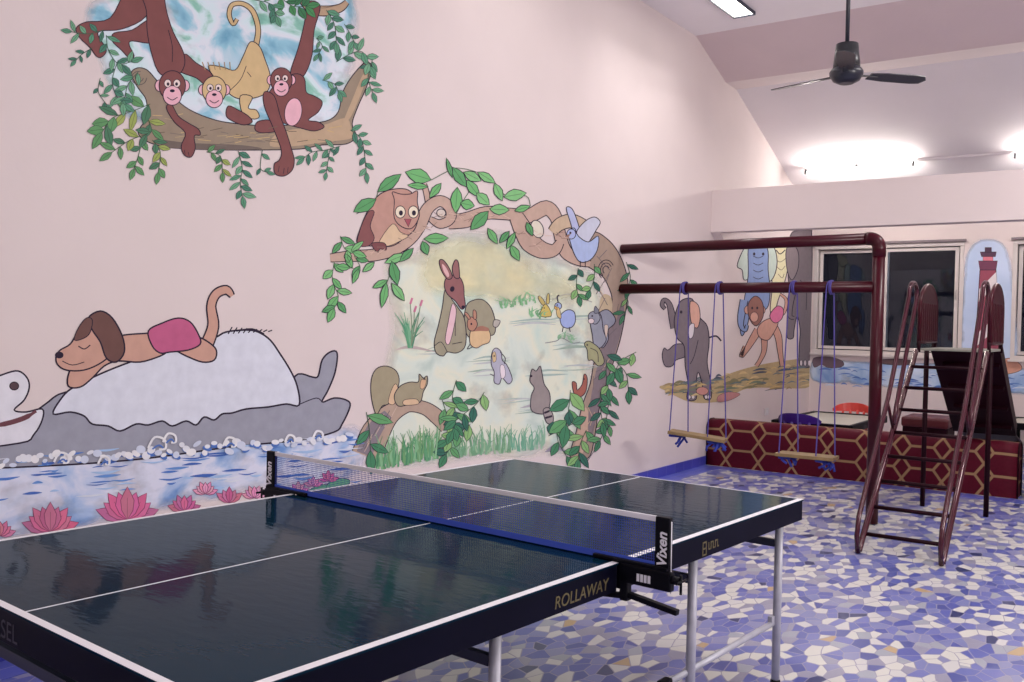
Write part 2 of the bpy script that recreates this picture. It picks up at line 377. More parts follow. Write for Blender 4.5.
def wash_material(name, ramp, scale, lo, hi, seed):
    m = bpy.data.materials.new(name); m.use_nodes = True; nt = m.node_tree; N = nt.nodes; K = nt.links; b = N['Principled BSDF']
    b.inputs['Roughness'].default_value = .75; b.inputs['Specular IOR Level'].default_value = .2
    tc = N.new('ShaderNodeTexCoord'); mp = N.new('ShaderNodeMapping'); mp.inputs['Location'].default_value = (seed*3.1, 0, seed*1.7); mp.inputs['Scale'].default_value = (.8, 1, 1.25)
    K.new(tc.outputs['Object'], mp.inputs[0])
    n1 = N.new('ShaderNodeTexNoise'); n1.inputs['Scale'].default_value = scale; n1.inputs['Detail'].default_value = 5; n1.inputs['Distortion'].default_value = .6; K.new(mp.outputs[0], n1.inputs[0])
    cr = N.new('ShaderNodeValToRGB'); e = cr.color_ramp.elements
    while len(e) < len(ramp): e.new(.5)
    for i, (p, c) in enumerate(ramp): e[i].position = p; e[i].color = L(c, 1.22)
    K.new(n1.outputs['Fac'], cr.inputs[0]); K.new(cr.outputs[0], b.inputs['Base Color'])
    at = N.new('ShaderNodeAttribute'); at.attribute_name = 'edge'
    n2 = N.new('ShaderNodeTexNoise'); n2.inputs['Scale'].default_value = scale*1.3; n2.inputs['Detail'].default_value = 4; K.new(mp.outputs[0], n2.inputs[0])
    ma = N.new('ShaderNodeMath'); ma.operation = 'MULTIPLY'; K.new(at.outputs['Fac'], ma.inputs[0]); K.new(n2.outputs['Fac'], ma.inputs[1])
    mr = N.new('ShaderNodeMapRange'); mr.inputs[1].default_value = lo; mr.inputs[2].default_value = hi; K.new(ma.outputs[0], mr.inputs[0])
    K.new(mr.outputs[0], b.inputs['Alpha'])
    return m
def wash(name, poly, fade, m, parent, base=.0012, un=unproj_left, step=6):
    """a soft edged wash of thinned paint: a grid whose 'edge' value rises from its outline inward"""
    q = smooth(poly); n = len(q)
    def dist(x, y):
        ins = False; best = 1e9
        for i in range(n):
            (x1, y1), (x2, y2) = q[i], q[(i+1) % n]
            if (y1 > y) != (y2 > y) and x < (x2-x1)*(y-y1)/(y2-y1)+x1: ins = not ins
            dx, dy = x2-x1, y2-y1; t = max(0, min(1, ((x-x1)*dx+(y-y1)*dy)/(dx*dx+dy*dy+1e-9)))
            best = min(best, math.hypot(x-x1-t*dx, y-y1-t*dy))
        return best if ins else -best
    x0, x1 = min(p[0] for p in q), max(p[0] for p in q); y0, y1 = min(p[1] for p in q), max(p[1] for p in q)
    nx, ny = int((x1-x0)/step)+1, int((y1-y0)/step)+1; D = {}; vs = []; fs = []; al = []
    for j in range(ny+1):
        for i in range(nx+1):
            x, y = x0+(x1-x0)*i/nx, y0+(y1-y0)*j/ny
            vs.append(un(x, y, base)); al.append(max(0, min(1, dist(x, y)/fade)))
    for j in range(ny):
        for i in range(nx):
            a = j*(nx+1)+i; c = (a, a+1, a+nx+2, a+nx+1)
            if max(al[k] for k in c) > 0: fs.append(c)
    me = bpy.data.meshes.new(name); me.from_pydata(vs, [], fs)
    at = me.attributes.new('edge', 'FLOAT', 'POINT')
    for i, v in enumerate(al): at.data[i].value = v
    me.materials.append(m); o = bpy.data.objects.new(name, me); COL.objects.link(o); o.parent = parent
    return o

# ================================================================ painting of monkeys on a branch
mk = thing('wall_painting', 'wall painting of three monkeys on a leafy branch, high on the left wall', 'wall painting', unproj_left(220, 150, 0))
mk.location.y = WALL_Y
def place(root):
    """children are built in room coordinates: bring them into their root's frame"""
    for c in root.children_recursive:
        if c.parent == root and c.type == 'MESH': c.data.transform(Matrix.Translation(-root.location))
W_SKY = wash_material('wash_blue_green', [(.28, (84, 140, 172)), (.40, (140, 186, 204)), (.48, (206, 212, 222)), (.56, (196, 216, 222)), (.62, (136, 186, 172)), (.74, (88, 150, 136))], 3.6, .12, .42, 1)
W_LEAFY = wash_material('wash_leafy_green', [(.3, (60, 120, 90)), (.5, (120, 160, 110)), (.65, (170, 170, 90))], 5, .75, 1.1, 2)
wash('painted_sky_wash', [(78, 20), (100, -18), (200, -22), (330, -22), (362, -4), (362, 60), (352, 118), (330, 148), (300, 142), (240, 150), (180, 145), (120, 120), (95, 70)], 22, W_SKY, mk, step=4)
BARK = (138, 124, 104); BARKL = (176, 152, 122); BARKD = (96, 86, 78)
f = Fig(.0020)
f.poly([(131, 74), (137, 68), (147, 70), (158, 82), (172, 96), (190, 110), (215, 120), (240, 124), (270, 126), (300, 124), (326, 121), (338, 112), (342, 94), (348, 82), (357, 70), (366, 62), (372, 68), (366, 88), (358, 106), (352, 124), (356, 136), (346, 144), (322, 145), (300, 149), (262, 150), (225, 150), (190, 149), (165, 147), (146, 141), (138, 132), (146, 118), (146, 100), (138, 88)], BARK, 1.0)
f.poly([(280, 132), (320, 126), (345, 118), (351, 128), (352, 138), (325, 142), (295, 146), (270, 146)], BARKL, 0)
f.poly([(352, 100), (362, 76), (368, 72), (360, 96), (350, 118), (344, 120)], BARKL, 0)
f.poly([(160, 140), (190, 143), (240, 145), (262, 149), (225, 150), (190, 149), (165, 147)], BARKD, 0)
for k in range(46):
    rn = random.Random(k); x = rn.uniform(150, 335); y = rn.uniform(128, 145) if x > 185 else rn.uniform(112, 142)
    f.line([(x, y), (x+rn.uniform(6, 16), y+rn.uniform(-3, 2))], .7, rn.choice([(96, 84, 66), (190, 164, 110), (110, 100, 90), (168, 150, 110)]), sm=False, taper=False)
for r in (4, 7.5): f.line([(139+r*math.cos(a), 78+r*.9*math.sin(a)) for a in [i*.7 for i in range(8)]], .7, (70, 66, 66))
f.build('painted_branch', mk)
f = Fig(.0022); f.strip([(302, 0), (312, 9), (326, 11), (340, 8), (347, 2)], [7, 10, 10, 8, 5], (172, 146, 116), 1.0); f.line([(308, 4), (322, 8), (338, 5)], .7, (110, 90, 70)); f.build('painted_branch', mk)
BR = (112, 62, 60); BRD = (80, 44, 46); PINK = (226, 172, 186)
def face(f, cx, cy, fur, skin, r=1.0, hair=None):
    """a plain round monkey face"""
    for s in (-1, 1): f.poly(ell(cx+s*11*r, cy-2*r, 4*r, 5*r), skin, .8)
    f.poly(ell(cx, cy-2*r, 11.5*r, 13*r), fur, .9)
    f.poly(ell(cx, cy+6.5*r, 8*r, 8.5*r), skin, .8)
    for s in (-1, 1):
        f.poly(ell(cx+s*4*r, cy-4*r, 3*r, 3.4*r), (222, 206, 200), .6); f.poly(ell(cx+s*3.7*r, cy-3.4*r, 1.2*r, 1.5*r), INK, 0)
    f.poly(ell(cx, cy+2.5*r, 2.2*r, 1.3*r), INK, 0); f.line([(cx-4.5*r, cy+8*r), (cx, cy+10.5*r), (cx+4.5*r, cy+8*r)], .8)
f = Fig(.0034)
f.poly([(150, 20), (132, 30), (114, 33), (112, 41), (121, 50), (129, 58), (134, 56), (129, 45), (132, 41), (152, 42)], BR)
f.poly([(128, -12), (110, 18), (86, 22), (76, 28), (79, 37), (90, 48), (97, 57), (103, 56), (106, 49), (98, 36), (101, 31), (122, 29), (146, 16), (152, -12)], BR)
f.poly([(184, 54), (196, 63), (210, 72), (214, 84), (206, 86), (196, 78), (178, 70)], BR)
f.poly([(140, -12), (160, -12), (167, 14), (173, 32), (183, 52), (184, 66), (176, 76), (160, 74), (152, 56), (147, 32), (146, 10)], BR)
f.line([(168, 30), (172, 46), (172, 62)], .7)
f.poly([(171, 104), (178, 116), (188, 123), (198, 129), (200, 135), (194, 136), (195, 148), (191, 157), (184, 155), (181, 146), (185, 133), (174, 122), (166, 108)], BR)
for a in ((184, 150), (188, 152)): f.line([a, (a[0]+1, a[1]+5)], .6, sm=False)
face(f, 172, 88, BR, PINK, 1.15)
f.build('painted_monkey', mk)
TAN = (198, 172, 122); TAND = (150, 122, 80)
f = Fig(.0034)
f.strip([(255, 48), (258, 30), (253, 12), (243, 4), (232, 5), (229, 15), (233, 24), (237, 19)], [6, 5, 5, 4.5, 4.5, 4.5, 4, 3.5], TAN, .9)
f.poly([(250, 42), (259, 46), (265, 60), (270, 76), (268, 90), (258, 97), (240, 99), (228, 93), (216, 80), (208, 66), (222, 67), (235, 70), (243, 56)], TAN)
f.poly([(240, 96), (252, 97), (248, 108), (256, 110), (259, 117), (252, 119), (242, 113)], TAN)
f.poly([(228, 106), (238, 110), (248, 116), (252, 122), (244, 125), (234, 122), (226, 116)], BR)
f.line([(228, 92), (240, 80), (246, 66)], .7); f.line([(247, 72), (251, 77)], .7, sm=False)
for k in range(6): f.line([(205+k*5, 70), (202+k*5.5, 62)], .9, TAND, sm=False)
face(f, 214, 92, TAN, PINK, 1.05)
f.build('painted_monkey', mk)
f = Fig(.0034)
f.poly([(308, 2), (320, 6), (314, 30), (312, 54), (306, 72), (298, 80), (290, 74), (298, 48), (304, 24)], BR)
f.poly([(294, 74), (304, 78), (306, 92), (314, 96), (322, 102), (318, 112), (308, 120), (318, 122), (324, 127), (314, 131), (300, 128), (286, 124), (274, 118), (266, 100), (276, 84)], BR)
f.poly([(257, 122), (268, 120), (276, 124), (280, 130), (264, 133), (255, 130)], BR)
f.poly(ell(293, 112, 8.5, 14, .15), PINK, .7)
f.poly([(264, 92), (274, 96), (280, 116), (286, 132), (291, 148), (294, 160), (292, 170), (284, 176), (275, 174), (274, 164), (279, 160), (281, 150), (273, 128), (264, 106)], BR)
for a in ((279, 166), (284, 168), (288, 167)): f.line([a, (a[0]-1, a[1]+6)], .6, sm=False)
face(f, 281, 82, BR, PINK, .95)
f.build('painted_monkey', mk)
GT = [(74, 140, 106), (54, 116, 92), (96, 158, 120)]; GY = [(80, 140, 84), (140, 160, 76), (58, 112, 80)]
SP = [([(104, 30), (88, 34), (72, 32)], 6, 12, 5, GT), ([(92, 48), (82, 54), (76, 60)], 4, 9, 4, GT), ([(106, 35), (108, 50), (118, 64), (130, 62)], 7, 14, 6, GT), ([(118, 60), (112, 80), (116, 96), (124, 104)], 8, 13, 6, GT), ([(100, 78), (98, 92), (106, 104)], 4, 9, 4, GT),
      ([(150, 104), (130, 112), (112, 118), (102, 132)], 10, 20, 9, GY), ([(148, 120), (150, 132), (130, 140), (112, 152)], 10, 16, 7, GY), ([(142, 140), (138, 156), (134, 168)], 5, 13, 6, GY), ([(152, 140), (160, 152), (158, 172)], 7, 13, 6, GY), ([(138, 72), (128, 84), (124, 100)], 6, 14, 6, GT),
      ([(206, 152), (220, 156), (222, 172)], 7, 11, 5, GY), ([(238, 151), (242, 168), (240, 182), (242, 196)], 11, 13, 5.5, GT), ([(254, 0), (270, 4), (276, 16)], 8, 12, 6, GT), ([(276, -6), (292, 6), (306, 6)], 8, 14, 7, [(52, 128, 70), (40, 108, 64)]), ([(326, 10), (334, 24), (336, 42)], 8, 13, 6, GT),
      ([(316, 38), (322, 46), (318, 54)], 5, 9, 4, GT), ([(344, 24), (350, 34), (354, 42)], 4, 10, 5, GT), ([(336, 62), (350, 54), (362, 52), (370, 66)], 8, 13, 6, GT), ([(372, 60), (368, 78), (372, 92)], 7, 12, 5, GT), ([(322, 80), (334, 84), (338, 92)], 5, 11, 5, GT), ([(350, 130), (360, 138), (364, 152), (366, 172)], 10, 12, 5, GT), ([(340, 146), (326, 150), (312, 152), (304, 158)], 8, 11, 4.5, GT), ([(330, 148), (328, 160), (326, 172)], 6, 9, 4, GT), ([(262, 150), (260, 168), (266, 172)], 3, 9, 4, GT)]
for i, (p, n, l, wd, c) in enumerate(SP): spray(p, n, l, wd, mk, .0050+i*.000031, c, .35, seed=i)
place(mk)

# ================================================================ painting of a floating grey animal on the river
rv = thing('wall_painting', 'wall painting of a tan dog asleep on a grey and white whale in blue water', 'wall painting', unproj_left(170, 430, 0)); rv.location.y = WALL_Y
W_WATER = wash_material('wash_water', [(.30, (104, 140, 194)), (.42, (160, 180, 212)), (.52, (204, 206, 222)), (.62, (196, 202, 220)), (.72, (150, 176, 214))], 4.0, .1, .5, 3)
wash('painted_water_wash', [(-60, 452), (0, 452), (80, 446), (170, 442), (260, 430), (340, 420), (362, 424), (372, 446), (366, 474), (330, 490), (240, 500), (140, 520), (40, 540), (-60, 545)], 16, W_WATER, rv)
GREY = (140, 144, 158); BELLY = (206, 212, 226)
f = Fig(.0022)
f.poly([(-50, 440), (-20, 420), (20, 420), (44, 405), (66, 392), (120, 390), (200, 390), (280, 385), (298, 374), (312, 377), (318, 376), (322, 360), (330, 352), (337, 353), (335, 372), (328, 390), (322, 402), (334, 398), (346, 400), (350, 406), (342, 424), (334, 432), (300, 440), (230, 447), (150, 458), (80, 464), (0, 468), (-50, 470)], GREY, 1.7)
f.poly([(53, 414), (60, 400), (72, 388), (100, 374), (130, 362), (160, 352), (190, 346), (214, 338), (226, 332), (246, 330), (258, 332), (270, 340), (280, 354), (290, 370), (297, 386), (299, 405), (286, 404), (268, 407), (246, 409), (232, 413), (222, 414), (214, 420), (204, 417), (196, 425), (186, 421), (172, 426), (162, 421), (148, 425), (136, 424), (120, 431), (108, 426), (92, 424), (84, 416), (70, 412)], BELLY, 1.8)
f.line([(322, 402), (316, 398), (300, 404)], 1.0); f.line([(236, 331), (252, 329), (264, 334)], 1.6)
for k in range(9): f.line([(228+k*5, 334-k*.3), (232+k*5, 327+k*.4)], 1.2, sm=False)
# the head end, running out of the photo
f.poly([(-50, 400), (-20, 384), (4, 374), (18, 371), (27, 378), (29, 388), (24, 400), (14, 410), (26, 412), (42, 409), (42, 420), (34, 434), (20, 443), (-50, 446)], (214, 216, 226), 1.7)
f.line([(-30, 430), (4, 424), (24, 418), (36, 411)], [3, 5, 5, 3], (92, 48, 56)); f.poly(ell(14, 386, 4.5, 4), (70, 50, 56), .9)
f.build('painted_whale', rv)
SK = (190, 146, 128)
f = Fig(.0042)
f.strip([(206, 346), (213, 326), (211, 306), (216, 294), (226, 290), (232, 296)], [13, 11, 9, 9, 9, 5], SK, 1.5)
f.poly([(68, 386), (69, 372), (78, 362), (92, 352), (110, 340), (124, 335), (150, 333), (176, 330), (196, 336), (208, 342), (216, 350), (214, 360), (202, 362), (186, 356), (172, 350), (160, 356), (140, 362), (118, 361), (104, 366), (92, 378), (80, 387)], SK, 1.6)
f.poly([(148, 331), (162, 323), (178, 318), (190, 322), (198, 334), (200, 344), (188, 350), (170, 352), (160, 353), (152, 346)], (180, 80, 122), 1.5)
f.poly([(56, 356), (60, 350), (70, 344), (78, 332), (92, 322), (106, 324), (116, 336), (114, 350), (102, 362), (84, 370), (66, 370), (57, 364)], SK, 1.5)
f.poly([(88, 318), (100, 311), (112, 318), (122, 336), (124, 352), (116, 362), (106, 358), (100, 342), (92, 330)], (94, 62, 56), 1.6)
f.poly([(74, 340), (78, 328), (86, 318), (92, 320), (90, 332), (84, 338)], (94, 62, 56), .9)
f.line([(78, 346), (84, 349), (90, 345)], 1.1); f.poly(ell(59, 355, 4.2, 3.4), INK, 0); f.line([(62, 361), (72, 365), (84, 362)], .9)
f.build('painted_dog', rv)
f = Fig(.0030); rn = random.Random(5)
for k in range(90):
    x = rn.uniform(-20, 355); y = 458-x*.062+rn.uniform(-2, 46); 
    if y > 500-x*.08+20: continue
    l = rn.uniform(8, 30); f.line([(x, y), (x+l*.5, y+rn.uniform(-1.5, 1)), (x+l, y-l*.08)], rn.uniform(1, 3), rn.choice([(60, 106, 186), (84, 132, 200), (48, 88, 170), (150, 184, 222), (206, 214, 230)]), taper=True)
for k in range(64):
    x = -5+k*5.6+rn.uniform(-2, 2); y = 462-x*.068+rn.uniform(-5, 5)
    if rn.random() < .5: f.d += .00002; f.poly(ell(x, y+2, rn.uniform(3, 5), rn.uniform(1.5, 3), rn.uniform(-.5, .5), 10), (62, 104, 180), 0, step=False)
    f.d += .00002; f.poly(ell(x, y, rn.uniform(2.5, 5), rn.uniform(1.8, 4.2), rn.uniform(-.6, .6), 10), rn.choice([(216, 220, 232), (196, 206, 226), (228, 228, 236)]), 0, step=False)
for cx, cy, r in ((62, 460, 9), (158, 446, 11), (170, 440, 8), (104, 462, 7), (230, 444, 8), (290, 440, 6), (318, 436, 6)):
    f.line([(cx-r, cy+2), (cx-r*.4, cy-r*.8), (cx+r*.5, cy-r*.6), (cx+r*.6, cy+r*.2), (cx, cy+r*.3)], 2.2, (224, 226, 236)); f.line([(cx-r*.6, cy+3), (cx, cy-1), (cx+r*.4, cy+2)], 1.6, (70, 110, 184))
f.build('painted_waves', rv)['kind'] = 'stuff'
def lotus(cx, cy, r, n=7, col=(196, 96, 138), aspect=1.0, open_=1.25):
    f = Fig(.0040); rn = random.Random(int(cx*7+cy))
    order = sorted(range(n), key=lambda k: -abs(k-(n-1)/2))
    for k in order:
        a = -math.pi/2+open_*(k-(n-1)/2)/((n-1)/2 or 1); l = r*(1.0 if k % 2 == 0 else .88); wd = r*.46
        c = tuple(max(0, min(255, v+rn.randint(-16, 14))) for v in col); f.d += .00006
        ca, sa = math.cos(a), math.sin(a)
        q = [(cx+(u_*l)*ca-v*wd*sa, cy+((u_*l)*sa+v*wd*ca)*aspect) for u_, v in [(0, 0), (.3, .38), (.62, .46), (.86, .22), (1.04, 0), (.86, -.22), (.62, -.46), (.3, -.38)]]
        f.poly(q, c, .6, sm=False, step=False, inkc=(96, 36, 70)); f.line([(cx, cy), (cx+l*.7*ca, cy+l*.7*sa*aspect)], .5, tuple(int(v*.7) for v in c), sm=False)
    return f.build('painted_lotus', rv)
lotus(50, 532, 29, 9); lotus(127, 520, 32, 9); lotus(184, 511, 17, 7); lotus(229, 503, 16, 5, open_=.9); lotus(205, 494, 13, 7, (214, 150, 176)); lotus(254, 498, 13, 7, (212, 150, 174)); lotus(0, 536, 16, 7, (206, 120, 150)); lotus(298, 492, 11, 5, (210, 130, 164)); lotus(313, 486, 10, 5, (210, 130, 164)); lotus(328, 481, 11, 5, (204, 96, 140))
f = Fig(.0040)
for q in (ell(322, 490, 14, 5, -.2), ell(338, 484, 12, 5, -.25), ell(306, 495, 10, 4, -.2)): f.poly(q, (84, 156, 104), .6)
f.build('painted_lily_pad', rv)
place(rv)

# ================================================================ painting of the forest clearing
fo = thing('wall_painting', 'wall painting of forest animals in a clearing framed by a twisting branch', 'wall painting', unproj_left(490, 340, 0)); fo.location.y = WALL_Y
W_CLEAR = wash_material('wash_clearing', [(.30, (176, 192, 184)), (.44, (200, 210, 200)), (.55, (210, 212, 194)), (.7, (184, 204, 196))], 2.4, .08, .45, 4)
W_GLOW = wash_material('wash_yellow', [(.3, (224, 214, 172)), (.6, (214, 212, 180))], 2.2, .15, .8, 6)
wash('painted_clearing_wash', [(378, 262), (410, 248), (440, 228), (500, 226), (550, 246), (592, 262), (608, 290), (604, 340), (596, 400), (584, 452), (550, 462), (470, 466), (400, 474), (372, 458), (372, 400), (384, 330)], 22, W_CLEAR, fo)
wash('painted_glow_wash', [(410, 250), (450, 230), (510, 232), (560, 260), (592, 280), (590, 310), (540, 318), (480, 310), (420, 300)], 24, W_GLOW, fo, base=.0015)
f = Fig(.0017); rn = random.Random(9)
for x, y, l in ((510, 322, 46), (556, 346, 40), (528, 372, 40), (500, 400, 50), (470, 360, 40), (420, 350, 36), (548, 318, 60), (560, 366, 40), (520, 410, 44), (470, 372, 34), (440, 400, 40)):
    for k in range(3): f.line([(x+rn.uniform(-6, 6), y+k*2), (x+l*.5, y-2+k*2+rn.uniform(-2, 2)), (x+l, y+rn.uniform(-3, 3))], rn.uniform(.8, 2.2), rn.choice([(150, 176, 168), (166, 180, 178), (140, 166, 150), (178, 186, 186)]), taper=True)
f.line([(545, 343), (556, 341), (562, 338), (572, 343), (580, 342)], .8, (110, 116, 116)); f.line([(552, 300), (566, 294), (580, 298), (592, 302)], .8, (150, 150, 140))
f.line([(395, 350), (410, 347), (436, 352)], 3.0, (176, 164, 160), taper=True); f.line([(545, 452), (556, 447), (566, 452)], 5.0, (130, 126, 144), taper=True); f.line([(520, 408), (536, 405), (552, 408)], 3.0, (160, 160, 168), taper=True)
f.build('painted_ground_lines', fo)
VINE = (182, 154, 138); TRK = (154, 134, 118); TRKD = (118, 106, 112)
# trunk at the right
f = Fig(.0022)
f.poly([(572, 244), (592, 232), (606, 238), (618, 252), (626, 272), (628, 290), (625, 315), (620, 340), (612, 366), (604, 390), (598, 414), (594, 440), (588, 458), (570, 458), (576, 432), (582, 406), (590, 384), (594, 362), (602, 340), (608, 320), (612, 300), (608, 286), (602, 276), (590, 268), (578, 260)], TRK, 1.0)
f.poly([(604, 338), (616, 320), (622, 300), (624, 318), (616, 350), (604, 388), (596, 420), (590, 444), (588, 420), (592, 390), (598, 362)], TRKD, 0)
f.poly([(576, 440), (582, 410), (588, 412), (586, 440), (580, 458), (572, 458)], (186, 156, 136), 0)
f.poly([(600, 300), (610, 296), (612, 310), (606, 330), (600, 344), (598, 352)], (186, 168, 136), 0)
for k in range(34): 
    y = 250+k*6; x = 606 if y < 300 else 618-(y-300)*.2; f.line([(x+rn.uniform(-10, 8), y), (x+rn.uniform(-9, 6)-2, y+rn.uniform(8, 15))], .7, rn.choice([(110, 96, 92), (190, 164, 132), (96, 90, 96)]), sm=False)
for r in (4, 7, 10): f.line([(606+r*.8*math.cos(a), 270+r*math.sin(a)) for a in [2.2+i*.6 for i in range(7)]], .8)
f.build('painted_tree_trunk', fo)
# twisting vine
f = Fig(.0030)
f.strip([(424, 184), (427, 196), (430, 210)], [5, 6, 7], VINE)
f.strip([(448, 222), (466, 220), (486, 213), (508, 214), (528, 216), (546, 208), (556, 218), (560, 236), (566, 252), (578, 260), (590, 264)], [14, 15, 13, 12, 14, 15, 12, 12, 13, 11, 6], VINE)
f.strip([(330, 258), (352, 256), (374, 255), (394, 249), (410, 238), (420, 224), (428, 208), (440, 201), (450, 208), (450, 219), (440, 224), (430, 219)], [8, 11, 12, 13, 13, 13, 12, 11, 11, 10, 9, 5], VINE)
f.strip([(516, 216), (522, 228), (530, 242), (542, 250), (554, 250), (560, 242)], [14, 18, 20, 17, 12, 8], VINE)
f.strip([(552, 232), (560, 224), (572, 221), (586, 226)], [10, 13, 14, 10], (188, 166, 138))
f.poly(ell(441, 213, 4.5, 4, .2), (206, 196, 184), .9); f.poly(ell(537, 229, 6, 9, -.35), (214, 208, 190), .9)
for k in range(70):
    t = rn.random(); x = 340+t*230; y = 254-8*math.sin(t*3) if t < .2 else (244-(t-.2)*100 if t < .4 else 216+rn.uniform(-3, 3)); 
    if t > .85: y = 236
    if .72 < t < .85: y = 240+rn.uniform(-10, 8)
    f.line([(x, y+rn.uniform(-4, 4)), (x+rn.uniform(4, 9), y+rn.uniform(-4, 4))], .5, rn.choice([(130, 104, 96), (206, 180, 160)]), sm=False)
f.build('painted_twisting_branch', fo)
# broken log lower left
f = Fig(.0022)
f.strip([(366, 456), (376, 432), (390, 414), (408, 406), (424, 408), (436, 416), (446, 428)], [30, 28, 20, 12, 13, 15, 12], (168, 146, 128), .9)
f.strip([(364, 454), (374, 430), (388, 414)], [16, 16, 10], (120, 112, 120), 0)
for k in range(22): x = rn.uniform(360, 392); y = 448-(x-360)*1.0+rn.uniform(-8, 8); f.line([(x, y), (x+5, y-9)], .7, rn.choice([(90, 84, 90), (186, 164, 146)]), sm=False)
f.build('painted_log', fo)
# owl
OWL = (178, 136, 122)
f = Fig(.0046)
f.poly([(357, 244), (361, 226), (370, 206), (380, 194), (394, 189), (408, 190), (416, 200), (418, 216), (414, 230), (404, 238), (392, 246), (374, 246)], OWL, 1.0)
f.poly([(357, 244), (361, 226), (368, 212), (374, 212), (370, 226), (374, 238), (368, 246)], (120, 70, 70), .7)
f.poly([(392, 224), (400, 232), (408, 236), (400, 241), (388, 246), (378, 244)], (206, 180, 146), .6)
f.poly([(394, 200), (392, 192), (400, 194), (410, 194), (417, 191), (417, 202), (419, 216), (412, 228), (402, 227), (394, 218)], OWL, .9)
for s in (400, 413): f.poly(ell(s, 212, 5, 6), (226, 214, 190), .8); f.poly(ell(s+.6, 213, 2, 2.6), INK, 0)
f.poly([(404, 219), (411, 219), (408, 227)], (150, 66, 80), .8, sm=False)
f.poly([(372, 243), (384, 243), (386, 250), (380, 249), (377, 252), (373, 248)], (110, 60, 62), .7)
f.build('painted_owl', fo)
# blue bird in the branches
f = Fig(.0046)
f.poly([(566, 208), (572, 209), (578, 224), (580, 234), (574, 234), (570, 222)], (168, 178, 214), .9)
f.poly([(576, 234), (584, 222), (594, 217), (600, 222), (596, 230), (590, 240), (584, 248)], (190, 196, 214), .9)
f.poly([(568, 232), (574, 228), (578, 236), (588, 242), (598, 236), (597, 250), (590, 260), (580, 262), (574, 254), (570, 242)], (160, 180, 220), .9)
f.poly(ell(571, 234, 4.5, 5), (160, 176, 218), .8); f.poly([(565, 236), (569, 234), (568, 240)], (150, 110, 90), .5, sm=False); f.poly(ell(570, 233, 1, 1.3), INK, 0)
for x in (580, 585): f.line([(x, 261), (x, 267)], .9, sm=False)
f.build('painted_bird', fo)
# doe and fawn
DO = (146, 142, 118)
f = Fig(.0034)
f.poly([(466, 306), (474, 300), (483, 300), (491, 308), (495, 322), (494, 334), (484, 336), (470, 338), (464, 326)], DO)
f.poly([(494, 320), (500, 321), (497, 327), (493, 326)], (170, 166, 156), .7)
f.poly([(445, 290), (452, 300), (458, 308), (464, 318), (466, 336), (464, 348), (456, 353), (447, 352), (443, 356), (436, 353), (434, 342), (438, 326), (442, 308)], DO)
f.poly([(452, 304), (456, 310), (454, 326), (449, 344), (445, 340), (448, 322)], (220, 184, 192), .6)
f.poly([(444, 284), (448, 276), (458, 276), (463, 284), (464, 296), (465, 306), (461, 309), (455, 301), (447, 294)], (134, 86, 86), .9)
f.poly([(447, 279), (441, 270), (439, 261), (443, 260), (449, 268), (452, 277)], (134, 90, 88), .9); f.poly([(447, 277), (443, 270), (442, 264), (446, 268), (449, 275)], (212, 170, 170), 0)
f.poly([(454, 277), (452, 268), (455, 260), (458, 262), (459, 270), (459, 278)], (134, 90, 88), .9)
f.poly(ell(452, 289, 2.2, 2.8, .3), INK, 0); f.poly(ell(463, 307, 1.8, 1.6), INK, 0)
f.line([(434, 346), (441, 342), (447, 352)], .7); f.line([(452, 344), (462, 342)], .7); f.line([(455, 320), (455, 336)], .6)
f.build('painted_deer', fo)
f = Fig(.0050)
f.poly([(470, 332), (476, 328), (486, 328), (490, 334), (489, 342), (482, 345), (476, 348), (470, 344)], (206, 176, 132), .7)
f.poly([(472, 331), (480, 326), (488, 328), (488, 331), (480, 331)], (152, 104, 86), 0)
f.poly([(467, 322), (470, 317), (475, 319), (477, 325), (473, 331), (468, 329)], (172, 124, 102), .7)
for a in ([(468, 319), (464, 313), (467, 313), (470, 318)], [(473, 318), (473, 310), (476, 312), (476, 319)]): f.poly(a, (172, 124, 102), .6)
f.line([(470, 344), (467, 349), (472, 347)], .8); f.poly(ell(471, 324, .9, 1.1), INK, 0)
f.build('painted_fawn', fo)
def figure(name, shapes, base=.0036):
    f = Fig(base)
    for sh in shapes:
        if sh[0] == 'l': f.line(sh[1], sh[2] if len(sh) > 2 else .7, sh[3] if len(sh) > 3 else INK)
        elif sh[0] == 'd': f.poly(ell(sh[1], sh[2], sh[3], sh[3]), INK, 0)
        else: f.poly(sh[0], sh[1], sh[2] if len(sh) > 2 else .7)
    return f.build(name, fo)
figure('painted_squirrel', [([(374, 410), (371, 396), (371, 380), (376, 369), (386, 366), (396, 371), (399, 382), (394, 396), (388, 404), (382, 406), (377, 414)], (150, 142, 114), .9), ([(388, 402), (392, 388), (396, 384), (398, 392), (394, 404)], (206, 176, 140), .5),
    ([(394, 396), (400, 386), (410, 382), (418, 382), (419, 374), (423, 378), (427, 376), (427, 384), (423, 392), (420, 402), (410, 404), (398, 406)], (150, 142, 114), .9), ([(421, 380), (426, 380), (424, 388), (420, 388)], (206, 168, 130), .4), ([(404, 400), (416, 399), (418, 404), (404, 405)], (206, 176, 140), .5), ('d', 424, 379, .9)])
figure('painted_rabbit', [([(492, 352), (496, 348), (501, 352), (502, 360), (506, 364), (510, 372), (512, 380), (508, 384), (502, 378), (499, 384), (494, 382), (494, 372), (491, 364)], (168, 170, 188), .8), ([(500, 366), (504, 366), (505, 376), (501, 378)], (226, 214, 220), .4), ([(492, 354), (495, 352), (496, 360), (493, 362)], (200, 176, 130), .4), ('l', [(500, 352), (505, 358), (504, 364)], .8), ('l', [(490, 374), (494, 376)], .8), ('d', 494, 356, .8)])
